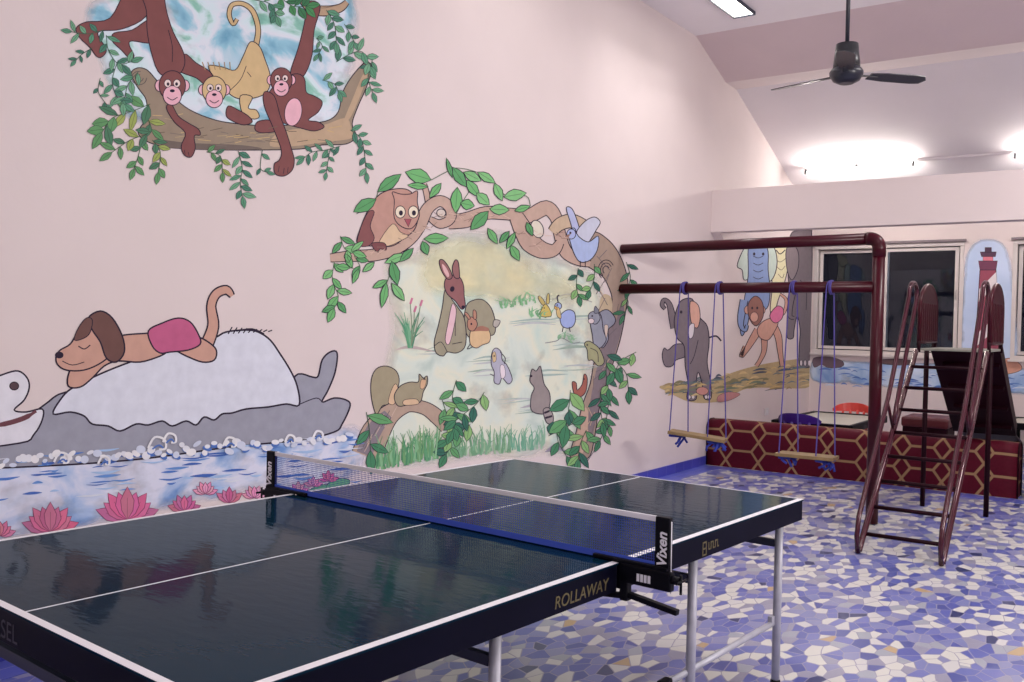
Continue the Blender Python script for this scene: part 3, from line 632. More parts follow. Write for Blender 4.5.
figure('painted_raccoon', [([(530, 376), (532, 369), (536, 371), (540, 366), (542, 374), (544, 384), (549, 392), (550, 402), (547, 412), (540, 414), (531, 410), (531, 396), (534, 388), (530, 382)], (138, 130, 128), .9), ([(543, 410), (549, 408), (553, 416), (552, 424), (546, 422)], (150, 142, 140), .9), ('l', [(544, 413), (549, 411)], 2.0), ('l', [(545, 418), (552, 416)], 2.0), ('d', 531, 376, 1.2)])
figure('painted_quail', [([(560, 316), (567, 310), (574, 312), (575, 322), (570, 328), (562, 326)], (150, 170, 220), .8), (ell(558, 306, 3.4, 3.4), (150, 172, 214), .8), ([(556, 308), (559, 308), (561, 318), (557, 316)], (204, 180, 120), .5), ([(554, 308), (556, 306), (557, 310)], (190, 150, 70), .4), ('l', [(558, 302), (557, 297), (559, 295)], 1.2), ('l', [(563, 327), (562, 332)], .9), ('l', [(569, 327), (570, 332)], .9), ('d', 557, 305, .8)])
figure('painted_hare', [([(540, 316), (542, 308), (545, 304), (549, 308), (551, 316)], (196, 176, 90), .6), ([(542, 305), (538, 298), (540, 296), (545, 303)], (186, 170, 100), .6), ([(546, 303), (547, 295), (549, 294), (549, 303)], (186, 170, 100), .6), ('d', 544, 308, .7)])
figure('painted_grey_squirrel', [([(592, 322), (600, 312), (608, 310), (615, 318), (614, 324), (608, 330), (608, 340), (602, 348), (602, 334)], (132, 138, 154), .9), ([(590, 322), (593, 313), (596, 310), (601, 316), (603, 330), (606, 340), (600, 348), (594, 346), (592, 334)], (136, 142, 156), .9), ([(590, 322), (588, 316), (591, 312), (597, 312), (600, 318), (596, 324)], (136, 142, 156), .8), (ell(591, 321, 3, 2.6), (222, 206, 206), .5), ([(594, 313), (595, 306), (599, 312)], (110, 116, 130), .6), ('d', 592, 316, .9), ([(604, 326), (608, 326), (606, 338)], (206, 190, 176), .4)])
figure('painted_olive_bird', [([(584, 344), (588, 341), (594, 344), (600, 350), (604, 362), (598, 366), (592, 360), (588, 360), (587, 350)], (150, 152, 112), .8), ('l', [(590, 348), (597, 352), (598, 362)], .7), ('d', 587, 345, .8)], .0046)
figure('painted_brown_squirrel', [([(572, 382), (576, 383), (577, 390), (582, 384), (584, 374), (587, 378), (586, 390), (582, 396), (576, 397), (573, 391)], (150, 84, 70), .8), ('d', 584, 379, .7)], .0046)
# foliage
VG = [(96, 172, 100), (76, 150, 88), (112, 182, 112)]; DG = [(52, 122, 82), (84, 152, 92), (36, 96, 78), (124, 176, 104)]
VS = [([(340, 236), (344, 248), (352, 252)], 5, 15, 7.5, VG), ([(354, 256), (360, 268), (350, 268)], 4, 15, 7.5, VG), ([(334, 262), (332, 280), (338, 296), (334, 308)], 8, 16, 8, VG)]
for i, (p, n, l, wd, c) in enumerate(VS): spray(p, n, l, wd, fo, .0052+i*.000031, c, .7, seed=40+i)
LV = [(376, 199, 353, 212, 13), (377, 192, 401, 174, 12), (431, 180, 405, 172, 15), (428, 187, 407, 185, 7), (441, 183, 429, 198, 8), (457, 187, 455, 213, 12), (452, 178, 446, 158, 5), (452, 167, 466, 187, 11), (463, 172, 481, 181, 10), (477, 172, 495, 183, 9), (466, 180, 479, 197, 10), (460, 203, 474, 206, 11), (476, 193, 489, 205, 11), (489, 209, 509, 210, 11), (494, 183, 502, 201, 9), (503, 197, 526, 193, 12), (514, 211, 530, 206, 7), (488, 211, 470, 230, 13), (487, 228, 497, 244, 8), (509, 231, 499, 243, 7), (515, 232, 506, 249, 7), (510, 245, 519, 261, 9),
      (406, 254, 384, 263, 9), (413, 248, 399, 262, 8), (423, 239, 448, 238, 11), (422, 241, 427, 255, 9), (391, 261, 397, 285, 11), (387, 280, 372, 288, 7), (386, 282, 381, 308, 8), (391, 283, 404, 301, 9), (526, 222, 532, 236, 7), (374, 262, 362, 272, 7)]
f = Fig(.0058); rn = random.Random(77)
f.line([(431, 180), (446, 172), (456, 168), (476, 172), (494, 182), (506, 196), (526, 196), (530, 206)], .8, (60, 90, 62))
f.line([(378, 192), (372, 204), (356, 214)], .8, (60, 90, 62)); f.line([(470, 190), (462, 202), (456, 214)], .8, (60, 90, 62)); f.line([(400, 256), (392, 270), (386, 284)], .8, (60, 90, 62))
for x0, y0, x1, y1, wd in LV: leaf(f, x0, y0, math.atan2(y1-y0, x1-x0), math.hypot(x1-x0, y1-y0), wd, rn.choice(VG), .8)
f.build('painted_leaf_spray', fo)
DS = [([(578, 268), (576, 284), (578, 296)], 9, 10, 5), ([(594, 264), (594, 278), (590, 290)], 8, 10, 5), ([(626, 262), (630, 276), (628, 288)], 8, 11, 4), ([(622, 290), (628, 302), (624, 314)], 8, 11, 4), ([(636, 352), (622, 360), (614, 372)], 6, 14, 7), ([(616, 362), (626, 374), (628, 390)], 9, 13, 6), ([(606, 360), (606, 374), (608, 388)], 8, 12, 6), ([(600, 392), (600, 406), (602, 422)], 9, 14, 6), ([(610, 392), (608, 406), (606, 420)], 8, 12, 5), ([(610, 424), (604, 432), (600, 440)], 8, 12, 5), ([(570, 390), (569, 404), (566, 424)], 7, 22, 10), ([(548, 436), (560, 430), (572, 424)], 5, 14, 8), ([(556, 428), (558, 442), (566, 456)], 6, 14, 7), ([(586, 430), (580, 444), (578, 458)], 10, 15, 6),
      ([(366, 412), (369, 430), (370, 450)], 5, 22, 9), ([(456, 380), (452, 398), (456, 416), (452, 430)], 12, 14, 7), ([(442, 400), (446, 412), (454, 424)], 7, 14, 6), ([(484, 392), (476, 404), (466, 412), (456, 420)], 11, 15, 7), ([(470, 424), (458, 434), (448, 440)], 9, 14, 7), ([(446, 432), (450, 444), (446, 454)], 8, 14, 7)]
for i, (p, n, l, wd) in enumerate(DS): spray(p, max(3, int(n*.62)), l*1.12, wd*1.12, fo, .0060+i*.000031, DG, .55, seed=90+i)
def grass(x0, x1, ya, yb_, n, hmin, hmax, cols, base=.0030, name='painted_grass'):
    f = Fig(base); rn = random.Random(int(x0*3+ya))
    for k in range(n):
        x = rn.uniform(x0, x1); y = ya+(yb_-ya)*(x-x0)/(x1-x0)+rn.uniform(-3, 3); h = rn.uniform(hmin, hmax); f.d += .000004
        f.line([(x, y), (x+rn.uniform(-2, 2), y-h*.6), (x+rn.uniform(-6, 6), y-h)], [1.8, 1.3, .5], rn.choice(cols))
    return f.build(name, fo)
GC = [(84, 152, 104), (60, 128, 86), (120, 176, 128), (96, 150, 96)]
grass(376, 440, 468, 456, 110, 12, 34, GC); grass(440, 510, 456, 450, 90, 8, 26, [(110, 164, 126), (140, 178, 140), (96, 150, 110)]); grass(510, 544, 450, 446, 34, 12, 24, [(96, 160, 130), (130, 176, 146)])
grass(500, 536, 306, 302, 26, 3, 11, [(120, 180, 130), (100, 160, 110)]); grass(526, 552, 318, 314, 18, 3, 9, [(120, 180, 130), (100, 160, 110)]); grass(558, 575, 340, 340, 10, 3, 8, [(120, 170, 130)])
f = Fig(.0034)
for k in range(22): x = 410+rn.uniform(-2, 2); a = rn.uniform(-1, 1); h = rn.uniform(16, 36); f.line([(x, 348), (x+a*6, 348-h*.6), (x+a*15, 348-h)], [1.6, 1.2, .6], rn.choice([(80, 150, 110), (110, 170, 130), (60, 126, 96)]))
for x, y in ((420, 306), (410, 304), (414, 312)): f.line([(411, 346), ((411+x)/2+1, 326), (x, y)], .8, (110, 130, 100)); f.line([(x, y), (x+2, y-6)], 2.2, (190, 110, 140), sm=False)
f.build('painted_reeds', fo)
place(fo)

# ================================================================ painting of elephants at the far end of the left wall
ep = thing('wall_painting', 'wall painting of elephants and a monkey beyond the swings', 'wall painting', unproj_left(750, 330, 0)); ep.location.y = WALL_Y
f = Fig(.0016); rn = random.Random(21)
f.poly([(660, 386), (690, 382), (716, 378), (740, 370), (764, 364), (790, 360), (811, 360), (811, 386), (780, 388), (750, 388), (734, 394), (716, 402), (690, 402), (668, 392)], (176, 156, 112), 0)
for k in range(120):
    x = rn.uniform(662, 800); t = (x-662)/150; y = rn.uniform(385-t*24, 398-t*10); l = rn.uniform(5, 18)
    f.line([(x, y), (x+l*.5, y-2), (min(x+l, 811), y-l*.12)], rn.uniform(1, 2.6), rn.choice([(92, 110, 112), (120, 116, 80), (196, 170, 110), (60, 74, 92), (150, 130, 90), (206, 184, 128), (104, 120, 96)]), taper=True)
f.poly(ell(702, 391, 6, 4), (190, 130, 120), .4); f.poly([(718, 396), (728, 392), (740, 394), (730, 400), (718, 402)], (178, 120, 120), .3)
f.build('painted_river_bank', ep)
EG = (112, 102, 108)
f = Fig(.0030)
f.line([(708, 338), (716, 336), (721, 341)], 1.6)
f.strip([(675, 328), (672, 316), (669, 304), (664, 300), (662, 305), (665, 309)], [9, 7, 5, 4, 4, 3], EG, .9)
f.poly([(676, 344), (668, 350), (664, 348), (662, 356), (665, 366), (672, 366), (676, 360), (686, 356), (690, 346)], EG, .9)
f.poly([(674, 322), (677, 308), (682, 300), (692, 299), (697, 312), (700, 318), (707, 326), (709, 342), (707, 362), (710, 380), (711, 398), (704, 398), (702, 384), (698, 372), (696, 384), (696, 399), (687, 399), (688, 384), (685, 366), (684, 346), (677, 338)], EG, 1.0)
f.poly([(690, 302), (698, 305), (700, 318), (697, 328), (691, 322)], (210, 160, 140), .8); f.poly([(689, 326), (694, 324), (693, 336), (689, 338)], (216, 210, 214), .6)
f.poly(ell(681, 312, 1.3, 1.6), INK, 0); f.line([(698, 340), (694, 356), (690, 364)], .7)
for x in (689, 693, 706, 709): f.poly(ell(x, 397, 1.6, 2), (214, 206, 206), .4)
f.build('painted_young_elephant', ep)
f = Fig(.0030); BL = (122, 146, 192)
f.poly([(742, 252), (748, 244), (756, 248), (758, 260), (752, 266), (752, 276), (744, 280), (742, 270), (737, 266)], (190, 208, 196), .9)
f.poly([(766, 250), (774, 248), (777, 262), (774, 276), (768, 280)], (190, 208, 196), .9)
f.poly([(748, 250), (752, 244), (764, 244), (768, 252), (768, 270), (770, 290), (768, 306), (762, 310), (758, 300), (754, 300), (750, 312), (747, 326), (742, 336), (740, 326), (744, 300), (748, 276)], BL, .9)
f.strip([(744, 300), (741, 316), (741, 326), (745, 330), (747, 325)], [8, 7, 5, 4, 3], BL, .9)
for k in range(4): f.line([(753, 256+k*7), (758, 258+k*7), (763, 256+k*7)], .6)
f.poly(ell(754, 254, 1.2, 1.6), INK, 0); f.poly(ell(763, 254, 1.2, 1.6), INK, 0)
f.build('painted_blue_elephant', ep)
f = Fig(.0030)
f.poly([(772, 246), (776, 240), (786, 240), (790, 246), (789, 262), (784, 284), (778, 300), (774, 316), (770, 310), (772, 288), (771, 266)], (226, 220, 178), .9)
for k in range(5): f.line([(774+k*2, 258+k*8), (780+k, 262+k*8), (786-k, 258+k*8)], .6, (120, 110, 80))
f.line([(776, 250), (780, 254), (785, 250)], 1.0)
f.build('painted_pale_elephant', ep)
f = Fig(.0030); EG2 = (106, 98, 104)
f.poly([(790, 236), (800, 230), (811.3, 229), (811.3, 330), (810, 352), (811, 366), (800, 366), (799, 350), (800, 330), (797, 316), (794, 330), (793, 338), (787, 337), (787, 318), (789, 296), (788, 270)], EG2, .9)
f.strip([(793, 290), (790, 304), (790, 316), (794, 318)], [7, 6, 4, 3], EG2, .8)
f.poly([(786, 250), (792, 244), (798, 252), (798, 268), (792, 280), (787, 270)], (126, 116, 120), .8)
for x in (801, 805, 809): f.poly(ell(x, 363, 1.4, 3), (220, 212, 212), .5)
f.line([(800, 280), (806, 290), (806, 310)], .6)
f.build('painted_large_elephant', ep)
f = Fig(.0042); SK2 = (196, 148, 130)
f.strip([(758, 330), (752, 340), (746, 350), (741, 356), (744, 346)], [8, 7, 5, 4, 2], SK2, .7)
f.strip([(764, 334), (764, 350), (760, 360), (756, 366)], [7, 5, 4, 4], SK2, .7)
f.strip([(772, 324), (778, 336), (780, 352), (782, 366)], [8, 7, 5, 4], SK2, .7)
f.strip([(776, 318), (784, 312), (786, 300), (780, 294)], [4, 3, 3, 2], SK2, .6)
f.poly([(757, 330), (762, 322), (772, 318), (778, 322), (774, 332), (768, 340), (760, 338)], SK2, .7)
f.poly([(770, 314), (777, 306), (783, 309), (782, 318), (776, 323), (771, 320)], (206, 104, 146), .7)
for ex in (747, 762): f.poly(ell(ex, 310, 3, 4), SK2, .6)
f.poly([(748, 304), (755, 296), (762, 302), (763, 316), (756, 326), (749, 318)], (130, 86, 76), .8)
f.poly(ell(754, 317, 4, 5), SK2, .5)
for ex in (752, 757): f.poly(ell(ex, 308, 1, 1.4), INK, 0)
f.build('painted_handstand_monkey', ep)
place(ep)

# ================================================================ painting on the back wall: river and lighthouse
lh = thing('wall_painting', 'wall painting of a striped lighthouse and a blue river under the windows', 'wall painting', unproj_back(960, 350, 0)); lh.location.x = BACK_X
UB = unproj_back
W_SKYB = wash_material('wash_pale_sky', [(.3, (172, 190, 220)), (.6, (186, 200, 226))], 2.0, .03, .22, 8)
W_RIVB = wash_material('wash_river', [(.32, (116, 146, 196)), (.5, (154, 178, 210)), (.66, (188, 202, 222))], 3.0, .08, .4, 9)
wash('painted_sky_wash', [(962, 364), (961, 300), (964, 258), (976, 240), (1000, 240), (1012, 258), (1016, 300), (1016, 364)], 12, W_SKYB, lh, un=UB, step=3)
wash('painted_river_wash', [(812, 358), (850, 359), (900, 361), (960, 362), (1024, 366), (1060, 368), (1060, 398), (1020, 396), (960, 392), (900, 390), (850, 386), (812, 382)], 6, W_RIVB, lh, base=.0014, un=UB, step=3)
f = Fig(.0020, UB); rn = random.Random(33)
for k in range(70):
    x = rn.uniform(816, 1040); y = 366+(x-812)*.03+rn.uniform(0, 20); l = rn.uniform(6, 20); f.line([(x, y), (x+l*.5, y-1), (x+l, y+.4)], rn.uniform(.8, 2), rn.choice([(70, 110, 186), (96, 140, 200), (190, 206, 228), (60, 96, 170)]), taper=True)
f.build('painted_ripples', lh)['kind'] = 'stuff'
for q, c in (([(814, 358), (830, 357), (842, 361), (843, 366), (832, 368), (820, 366), (814, 367)], (92, 76, 86)), ([(880, 360), (900, 359), (916, 362), (905, 365), (884, 364)], (92, 72, 76)), ([(1000, 362), (1010, 358), (1020, 364), (1021, 370), (1008, 374), (996, 372)], (196, 140, 118))):
    f = Fig(.0030, UB); f.poly(q, c, .5); f.build('painted_rock', lh)
f = Fig(.0026, UB)
f.poly([(980, 270), (996, 270), (1001, 366), (974, 366)], (132, 58, 76), .8, sm=False)
f.poly([(979.4, 289), (996.2, 272), (996.9, 284), (978.7, 302)], (224, 216, 218), 0, sm=False)
f.poly([(976.4, 334), (999, 314), (999.6, 326), (975.6, 347)], (224, 216, 218), 0, sm=False)
f.poly([(978.5, 261), (997.5, 261), (996, 270), (980, 270)], (96, 46, 70), .7, sm=False); f.poly([(983, 256), (993, 256), (993, 261), (983, 261)], (206, 110, 126), .6, sm=False)
f.poly([(980, 252), (996.5, 252), (995.5, 256.5), (981.5, 256.5)], (70, 44, 66), .6, sm=False); f.poly([(985, 247.5), (991.5, 247.5), (991.5, 252.5), (985, 252.5)], (60, 40, 60), .5, sm=False)
f.build('painted_lighthouse', lh)
place(lh)


# ---------------------------------------------------------------- table tennis table
TH = 0.07344                       # the room's long axis is turned this much from the table's
def table_material():
    m = bpy.data.materials.new('green_slate_top'); m.use_nodes = True; nt = m.node_tree; N = nt.nodes; K = nt.links; b = N['Principled BSDF']
    tc = N.new('ShaderNodeTexCoord')
    no = N.new('ShaderNodeTexNoise'); no.inputs['Scale'].default_value = 3; no.inputs['Detail'].default_value = 4; K.new(tc.outputs['Object'], no.inputs[0])
    mx = N.new('ShaderNodeMix'); mx.data_type = 'RGBA'; mx.inputs[6].default_value = L((4, 36, 54)); mx.inputs[7].default_value = L((8, 42, 60))
    K.new(no.outputs['Fac'], mx.inputs[0]); K.new(mx.outputs[2], b.inputs['Base Color'])
    b.inputs['Roughness'].default_value = .07; b.inputs['IOR'].default_value = 1.11
    mp = N.new('ShaderNodeMapping'); mp.inputs['Scale'].default_value = (40, 14, 14); mp.inputs['Rotation'].default_value = (0, 0, .6); K.new(tc.outputs['Object'], mp.inputs[0])
    n2 = N.new('ShaderNodeTexNoise'); n2.inputs['Scale'].default_value = 1; n2.inputs['Detail'].default_value = 2; K.new(mp.outputs[0], n2.inputs[0])
    bp = N.new('ShaderNodeBump'); bp.inputs['Strength'].default_value = .05; bp.inputs['Distance'].default_value = .01
    K.new(n2.outputs['Fac'], bp.inputs['Height']); K.new(bp.outputs[0], b.inputs['Normal'])
    return m
M_TABLE = table_material()
tt = thing('table_tennis_table', 'dark green folding table tennis table with white edge lines and grey tube legs', 'table', (0, 0, 0), -TH)
HT, LX, WY = .76, 1.37, .7625
for sg in (-1, 1):
    x0, x1 = (.012, LX) if sg > 0 else (-LX, -.012); xc = (x0+x1)/2
    top = MB().box((xc, 0, HT-.003), (x1-x0, 2*WY, .006), bev=.001).build('tabletop', M_TABLE, tt)
    ln = MB(); z = HT+.0004
    ln.box((xc, WY-.009, z), (x1-x0, .018, .0012)); ln.box((xc, -WY+.011, z), (x1-x0, .022, .0012))
    ln.box((sg*(LX-(.010 if sg < 0 else .004)), 0, z), (.020 if sg < 0 else .008, 2*WY-.041, .0012)); ln.box((xc-sg*.01, 0, z), (x1-x0-.021, .0045, .0012))
    ln.build('white_line', M_WHITE, top)
    ap = MB(); t = .022
    for yy in (-WY+t/2+.004, WY-t/2-.004): ap.box((xc, yy, HT-.006-.039), (x1-x0-.004, t, .078), bev=.002)
    ap.box((sg*(LX-t/2-.004), 0, HT-.006-.039), (t, 2*WY-.056, .078), bev=.002); ap.box((sg*.03, 0, HT-.006-.02), (t, 2*WY-.056, .04), bev=.002)
    apo = ap.build('apron', M_NAVY, tt)
    for yy in (-.70, .70):
        for lx in ((.56 if sg > 0 else .49), 1.28):
            lg = MB().tube([(sg*lx, yy, .0), (sg*lx, yy, HT-.062)], .0165, 14)
            lo = lg.build('leg', M_STEEL, tt)
            MB().box((sg*lx, yy, HT-.07), (.05, .035, .05), bev=.004).build('hinge_bracket', M_BLACK, lo)
            MB().lathe([(.02, 0), (.02, .03), (.017, .035)], (sg*lx, yy, 0), 14).build('rubber_foot', M_BLACK, lo)
        st = MB().tube([(sg*.42, yy+.012, .262), (sg*1.265, yy+.012, .262)], .012, 10)
        st.box((sg*1.262, yy+.012, .275), (.045, .02, .04), bev=.004); st.build('stretcher', M_STEEL, tt)
        cast = MB(); cast.box((sg*.405, yy+.012, .255), (.06, .03, .05), bev=.008); cast.build('locking_clip', M_BLACK, tt)
    for lx in ((.56 if sg > 0 else .49), 1.28): MB().box((sg*lx, 0, .585), (.02, 1.37, .03), bev=.003).build('crossbar', M_DSTEEL, tt)
# lettering on the aprons
yb = -WY+.004-.0006
def on_side(x, z): return basis((x, yb, z), (1, 0, 0), (0, 0, 1))
text('maker_lettering', 'ROLLAWAY', .048, on_side(-.19, .706), M_GOLD, tt, shear=.12)
gl = MB(); gx, gz = .515, .706
for zz in (-.021, 0, .021): gl.box((gx+.012, yb, gz+zz), (.024, .001, .005))
for xx in (0, .024): gl.box((gx+xx, yb, gz), (.005, .001, .047))
for k in range(5):
    gl.box((gx+.042+k*.016, yb, gz+.004), (.005, .001, .026)); gl.box((gx+.048+k*.016, yb, gz+(.015 if k % 2 else -.007)), (.009, .001, .005))
gl.build('gold_emblem', M_GOLD, tt)
xb = -LX+.004-.0006
M_GREYP = mat('grey_print', (40, 38, 54), .5)
text('end_lettering', 'RSEL', .062, basis((xb, .0, .705), (0, -1, 0), (0, 0, 1)), M_GREYP, tt, align='RIGHT')

# net set, clamped across the middle of the table
ns = thing('table_tennis_net', 'navy blue table tennis net with white top tape on black clamp posts', 'net', (0, 0, 0), -TH)
yp = .915; zt = HT+.1525
tp = MB(); tp.box((0, 0, zt-.008), (.007, 2*yp-.05, .016), bev=.002); tp.build('top_tape', M_WHITE, ns)
M_NET = mat('net_thread', (44, 62, 160), .8)
nb = MB(); z0 = HT+.014; z1 = zt-.014
n = 230
for i in range(n+1):
    y = -yp+.02+(2*yp-.04)*i/n; nb.box((0, y, (z0+z1)/2), (.0011, .0011, z1-z0))
for j in range(18):
    z = z0+(z1-z0)*j/17; nb.box((0, 0, z), (.0011, 2*yp-.04, .0011))
nb.build('netting', M_NET, ns)
MB().box((0, 0, HT+.012), (.004, 2*yp-.06, .018)).build('bottom_tape', mat('net_hem', (60, 88, 200), .7), ns)
for sg in (-1, 1):
    p = MB(); p.box((0, sg*(yp-.012), HT+.0675), (.020, .046, .172), bev=.004)
    po = p.build('net_post', M_BLACK, ns)
    cl = MB()
    cl.box((0, sg*(WY+.035), HT+.008), (.03, .25, .011), bev=.003)
    cl.box((0, sg*(WY+.087), HT-.026), (.026, .168, .056), bev=.006)
    cl.box((0, sg*(WY+.018), HT-.065), (.026, .026, .085), bev=.005)
    cl.box((0, sg*(WY-.03), HT-.1), (.026, .1, .014), rx=sg*.1, bev=.004)
    cl.box((.002, sg*(WY+.095), HT-.098), (.02, .19, .016), rx=-sg*.12, bev=.004)
    cl.tube([(0, sg*(WY+.165), HT-.02), (0, sg*(WY+.195), HT-.02)], .012, 12)
    cl.build('clamp', M_BLACK, ns)
    MB().tube([(-.004, sg*(WY+.20), HT-.0), (-.004, sg*(WY+.20), HT-.055)], .004, 8).tube([(-.03, sg*(WY+.2), HT-.02), (.03, sg*(WY+.2), HT-.02)], .004, 8).build('thumb_screw', M_BLACK, ns)
    text('post_lettering', 'Vixen', .043, basis((-.0106, sg*(yp-.010), HT+.062), (0, 0, 1), (0, 1, 0)), M_WHITE, po, shear=.2, bold=.001)
    lb = MB(); yy = sg*(WY+.085); 
    for k in range(4): lb.box((-.0135, yy-.018+k*.012, HT-.03), (.001, .009, .022))
    lb.build('clamp_label', M_WHITE, ns)
    MB().tube([(.0, sg*(yp+.012), zt-.01), (0, sg*(yp+.0135), HT-.06)], .0018, 6).build('tension_cord', M_WHITE, ns)

# ---------------------------------------------------------------- swing frame and swings
SX = 4.80; PY = -.28
sf = thing('swing_frame', 'maroon pipe swing frame fixed to the wall with one upright post', 'swing frame', (SX, PY, 0))
Y1 = WALL_Y-PY-.012
MB().tube([(0, Y1, 2.115), (0, .07, 2.135)], .043, 18).build('top_beam', M_MAROON, sf)
MB().tube([(0, Y1, 1.768), (0, .03, 1.776)], .043, 18).build('swing_beam', M_MAROON, sf)
el = [(0, .09-.0, 2.135)]+[(0, .07-.07*math.sin(a), 2.065+.07*math.cos(a)) for a in [i*math.pi/2/8 for i in range(9)]]+[(0, 0, 2.0)]
MB().tube(el, .049, 18).build('elbow_joint', M_MAROON, sf)
MB().tube([(0, 0, 0.008), (0, 0, 2.05)], .045, 18).build('post', M_MAROON, sf)
def swing(label, ys, zp, tilt, cx, yaw, grp):
    yc = (ys[0]+ys[1])/2; t = thing('rope_swing', label, 'swing', (SX, yc, zp), 0, grp)
    zb = 1.772-zp
    hw = abs(ys[0]-ys[1])/2
    pl = MB().box((0, 0, 0), (.19, 2*hw+.16, .026), rz=yaw, rx=tilt, bev=.005).build('seat_plank', M_WOOD, t)
    for s in (-1, 1):
        yy = s*hw; px = [(-yy*math.sin(yaw)) + dx for dx in (-.07, .07)]; zz = yy*math.tan(tilt)
        lp = [(px[0], yy+.052, zz-.02), (px[0], yy+.052, zz+.02), (-.05, yy+.012, zb-.03)]
        lp += [(-.05*math.cos(a), yy+.012-.03*a/math.pi, zb+.05*math.sin(a)) for a in [i*math.pi/8 for i in range(1, 8)]]
        lp += [(.05, yy-.018, zb-.03), (px[1], yy-.052, zz+.02), (px[1], yy-.052, zz-.02)]
        ro = MB().tube(lp, .0052, 8).build('rope', M_ROPE, t)
        wr = MB()
        for k in range(2): wr.tube([(.052*math.cos(a), yy-.02+.012*k, zb+.052*math.sin(a)) for a in [i*2*math.pi/16 for i in range(16)]], .0055, 8, closed=True)
        wr.build('rope_wrap', M_ROPE, ro)
        tw = MB(); rn = random.Random(int(1000*(yc+s)))
        tw.tube([(px[0], yy+.052, zz-.02), (0, yy, zz-.032), (px[1], yy-.052, zz-.02)], .012, 8)
        nk = 7 if s < 0 else 4
        for k in range(nk):
            a = (rn.uniform(-.06, .06), yy+rn.uniform(-.05, .05), zz-.03); b_ = (a[0]+rn.uniform(-.05, .05), a[1]+rn.uniform(-.05, .05), a[2]-rn.uniform(.01, .04)); c = (b_[0]+rn.uniform(-.03, .03), b_[1]+rn.uniform(-.05, .05), b_[2]-rn.uniform(.02, .06))
            tw.tube([a, b_, c], .0095, 7)
        tw.build('knotted_rope_end', M_ROPEB, ro)
G = 'rope swings under the maroon beam'
swing('plank rope swing nearest the painted wall, its seat tilted', (.975, 1.285), .540, .10, 0, .22, G)
swing('lower plank rope swing hanging nearer to the upright post', (.075, .36), .462, .0, 0, .03, G)

# ---------------------------------------------------------------- slide with ladder
YA, YB = -.45, -.95
sl = thing('playground_slide', 'maroon metal playground slide with pipe ladder, curved handrails and dark chute', 'slide', (4.6, -.70, 0))
def S(x, y, z): return (x-4.6, y+.70, z)
PX0, PX1, PZ = 5.30, 6.12, 1.315
for y in (YA, YB):
    MB().tube([S(3.80, y, .012), S(3.80, y, .02), S(PX0+.02, y, PZ-.02)], .0205, 14).build('stringer', M_RAIL, sl)
    bend = [S(3.77, y, .01), S(3.735, y, .12), S(3.77, y, .24), S(4.466, y, .975), S(5.02, y, 1.70)]
    bend += [S(5.165+.135*math.cos(a), y, 1.735+.085*math.sin(a)) for a in [math.pi*(.86-i*.1) for i in range(9)]]
    bend += [S(5.285, y, 1.69), S(4.74, y, .93), S(4.64, y, .775)]
    hr = MB().tube(bend, .0162, 14).build('handrail', M_RAIL, sl)
    MB().tube([S(4.45, y, .95), S(4.63, y, .75)], .011, 10).build('strut', M_MAROON, hr)
    # side guard: a board with a rounded top
    bo = [(PX0+.12, PZ+.05), (PX0+.76, PZ+.05)] + [(PX0+.44+.32*math.cos(a), PZ+.31+.20*math.sin(a)) for a in [math.pi*i/18 for i in range(19)]]
    g = MB().prism([(x-4.6, z) for x, z in bo], 'y', y+.70-.012, y+.70+.012)
    rim = [S(x, y, z) for x, z in bo[1:]]+[S(*((bo[0][0]), y, bo[0][1]))]
    g.tube(rim, .016, 10, closed=True)
    for k in range(7): g.box(S(PX0+.20+.08*k, y, PZ+.21), (.018, .034, .30), bev=.005)
    go = g.build('guard_panel', M_MAROON, sl)
    MB().box(S(PX0+.44, y, PZ+.052), (.62, .03, .012), bev=.003).build('guard_strip', M_RAIL, go)
    for xg in (PX0+.12, PX0+.74): MB().tube([S(xg, y, PZ-.03), S(xg, y, PZ+.06)], .014, 10).build('guard_post', M_MAROON_D, go)
    lx_, ly_ = (5.83, -.43) if y > -.7 else (5.69, -.925)
    MB().tube([S(lx_, ly_, 0), S(lx_, ly_, PZ-.02)], .0195, 12).build('support_leg', M_MAROON_D, sl)
for i in range(8):
    f = (i+.62)/8.4; x = 3.80+(PX0-3.80)*f; z = .012+(PZ-.03)*f
    MB().tube([S(x, YA, z), S(x, YB, z)], .0135, 10).build('rung', M_MAROON_D, sl)
pf = MB().box(S((PX0+PX1)/2+.02, -.715, PZ-.006), (PX1-PX0-.04, .47, .018), bev=.004)
po = pf.build('platform', mat('worn_platform', (150, 150, 140), .45, metal=.3, var=.15), sl)
# chute: a trough that runs down over the padded divider
cx0, cz0, cx1, cz1 = PX1-.02, PZ-.02, 7.26, .51
dx, dz = cx1-cx0, cz1-cz0; ln_ = math.hypot(dx, dz); ang = math.atan2(-dz, dx)
ch = MB(); mid = S((cx0+cx1)/2, -.675, (cz0+cz1)/2)
ch.box(mid, (ln_, .50, .02), ry=ang, bev=.003)
for s in (-1, 1):
    ch.box((mid[0]+.05*math.sin(ang), s*.255+.025, mid[2]+.05*math.cos(ang)), (ln_, .022, .12), ry=ang, bev=.006)
ch.box(S(cx1+.24, -.70, cz1-.06), (.52, .48, .02), ry=.24, bev=.004)
cho = ch.build('chute', M_MAROON_D, sl)
for k in range(4):
    f = (k+.5)/4; MB().box(S(cx0+dx*f, -.70, cz0+dz*f-.03), (.04, .44, .035), ry=ang, bev=.004).build('cross_rib', M_MAROON_D, cho)
for y in (YA, YB): MB().tube([S(cx1+.35, y+(-.03 if y > -.7 else .03), 0), S(cx1+.35, y+(-.03 if y > -.7 else .03), cz1-.09)], .02, 12).build('chute_leg', M_MAROON_D, sl)

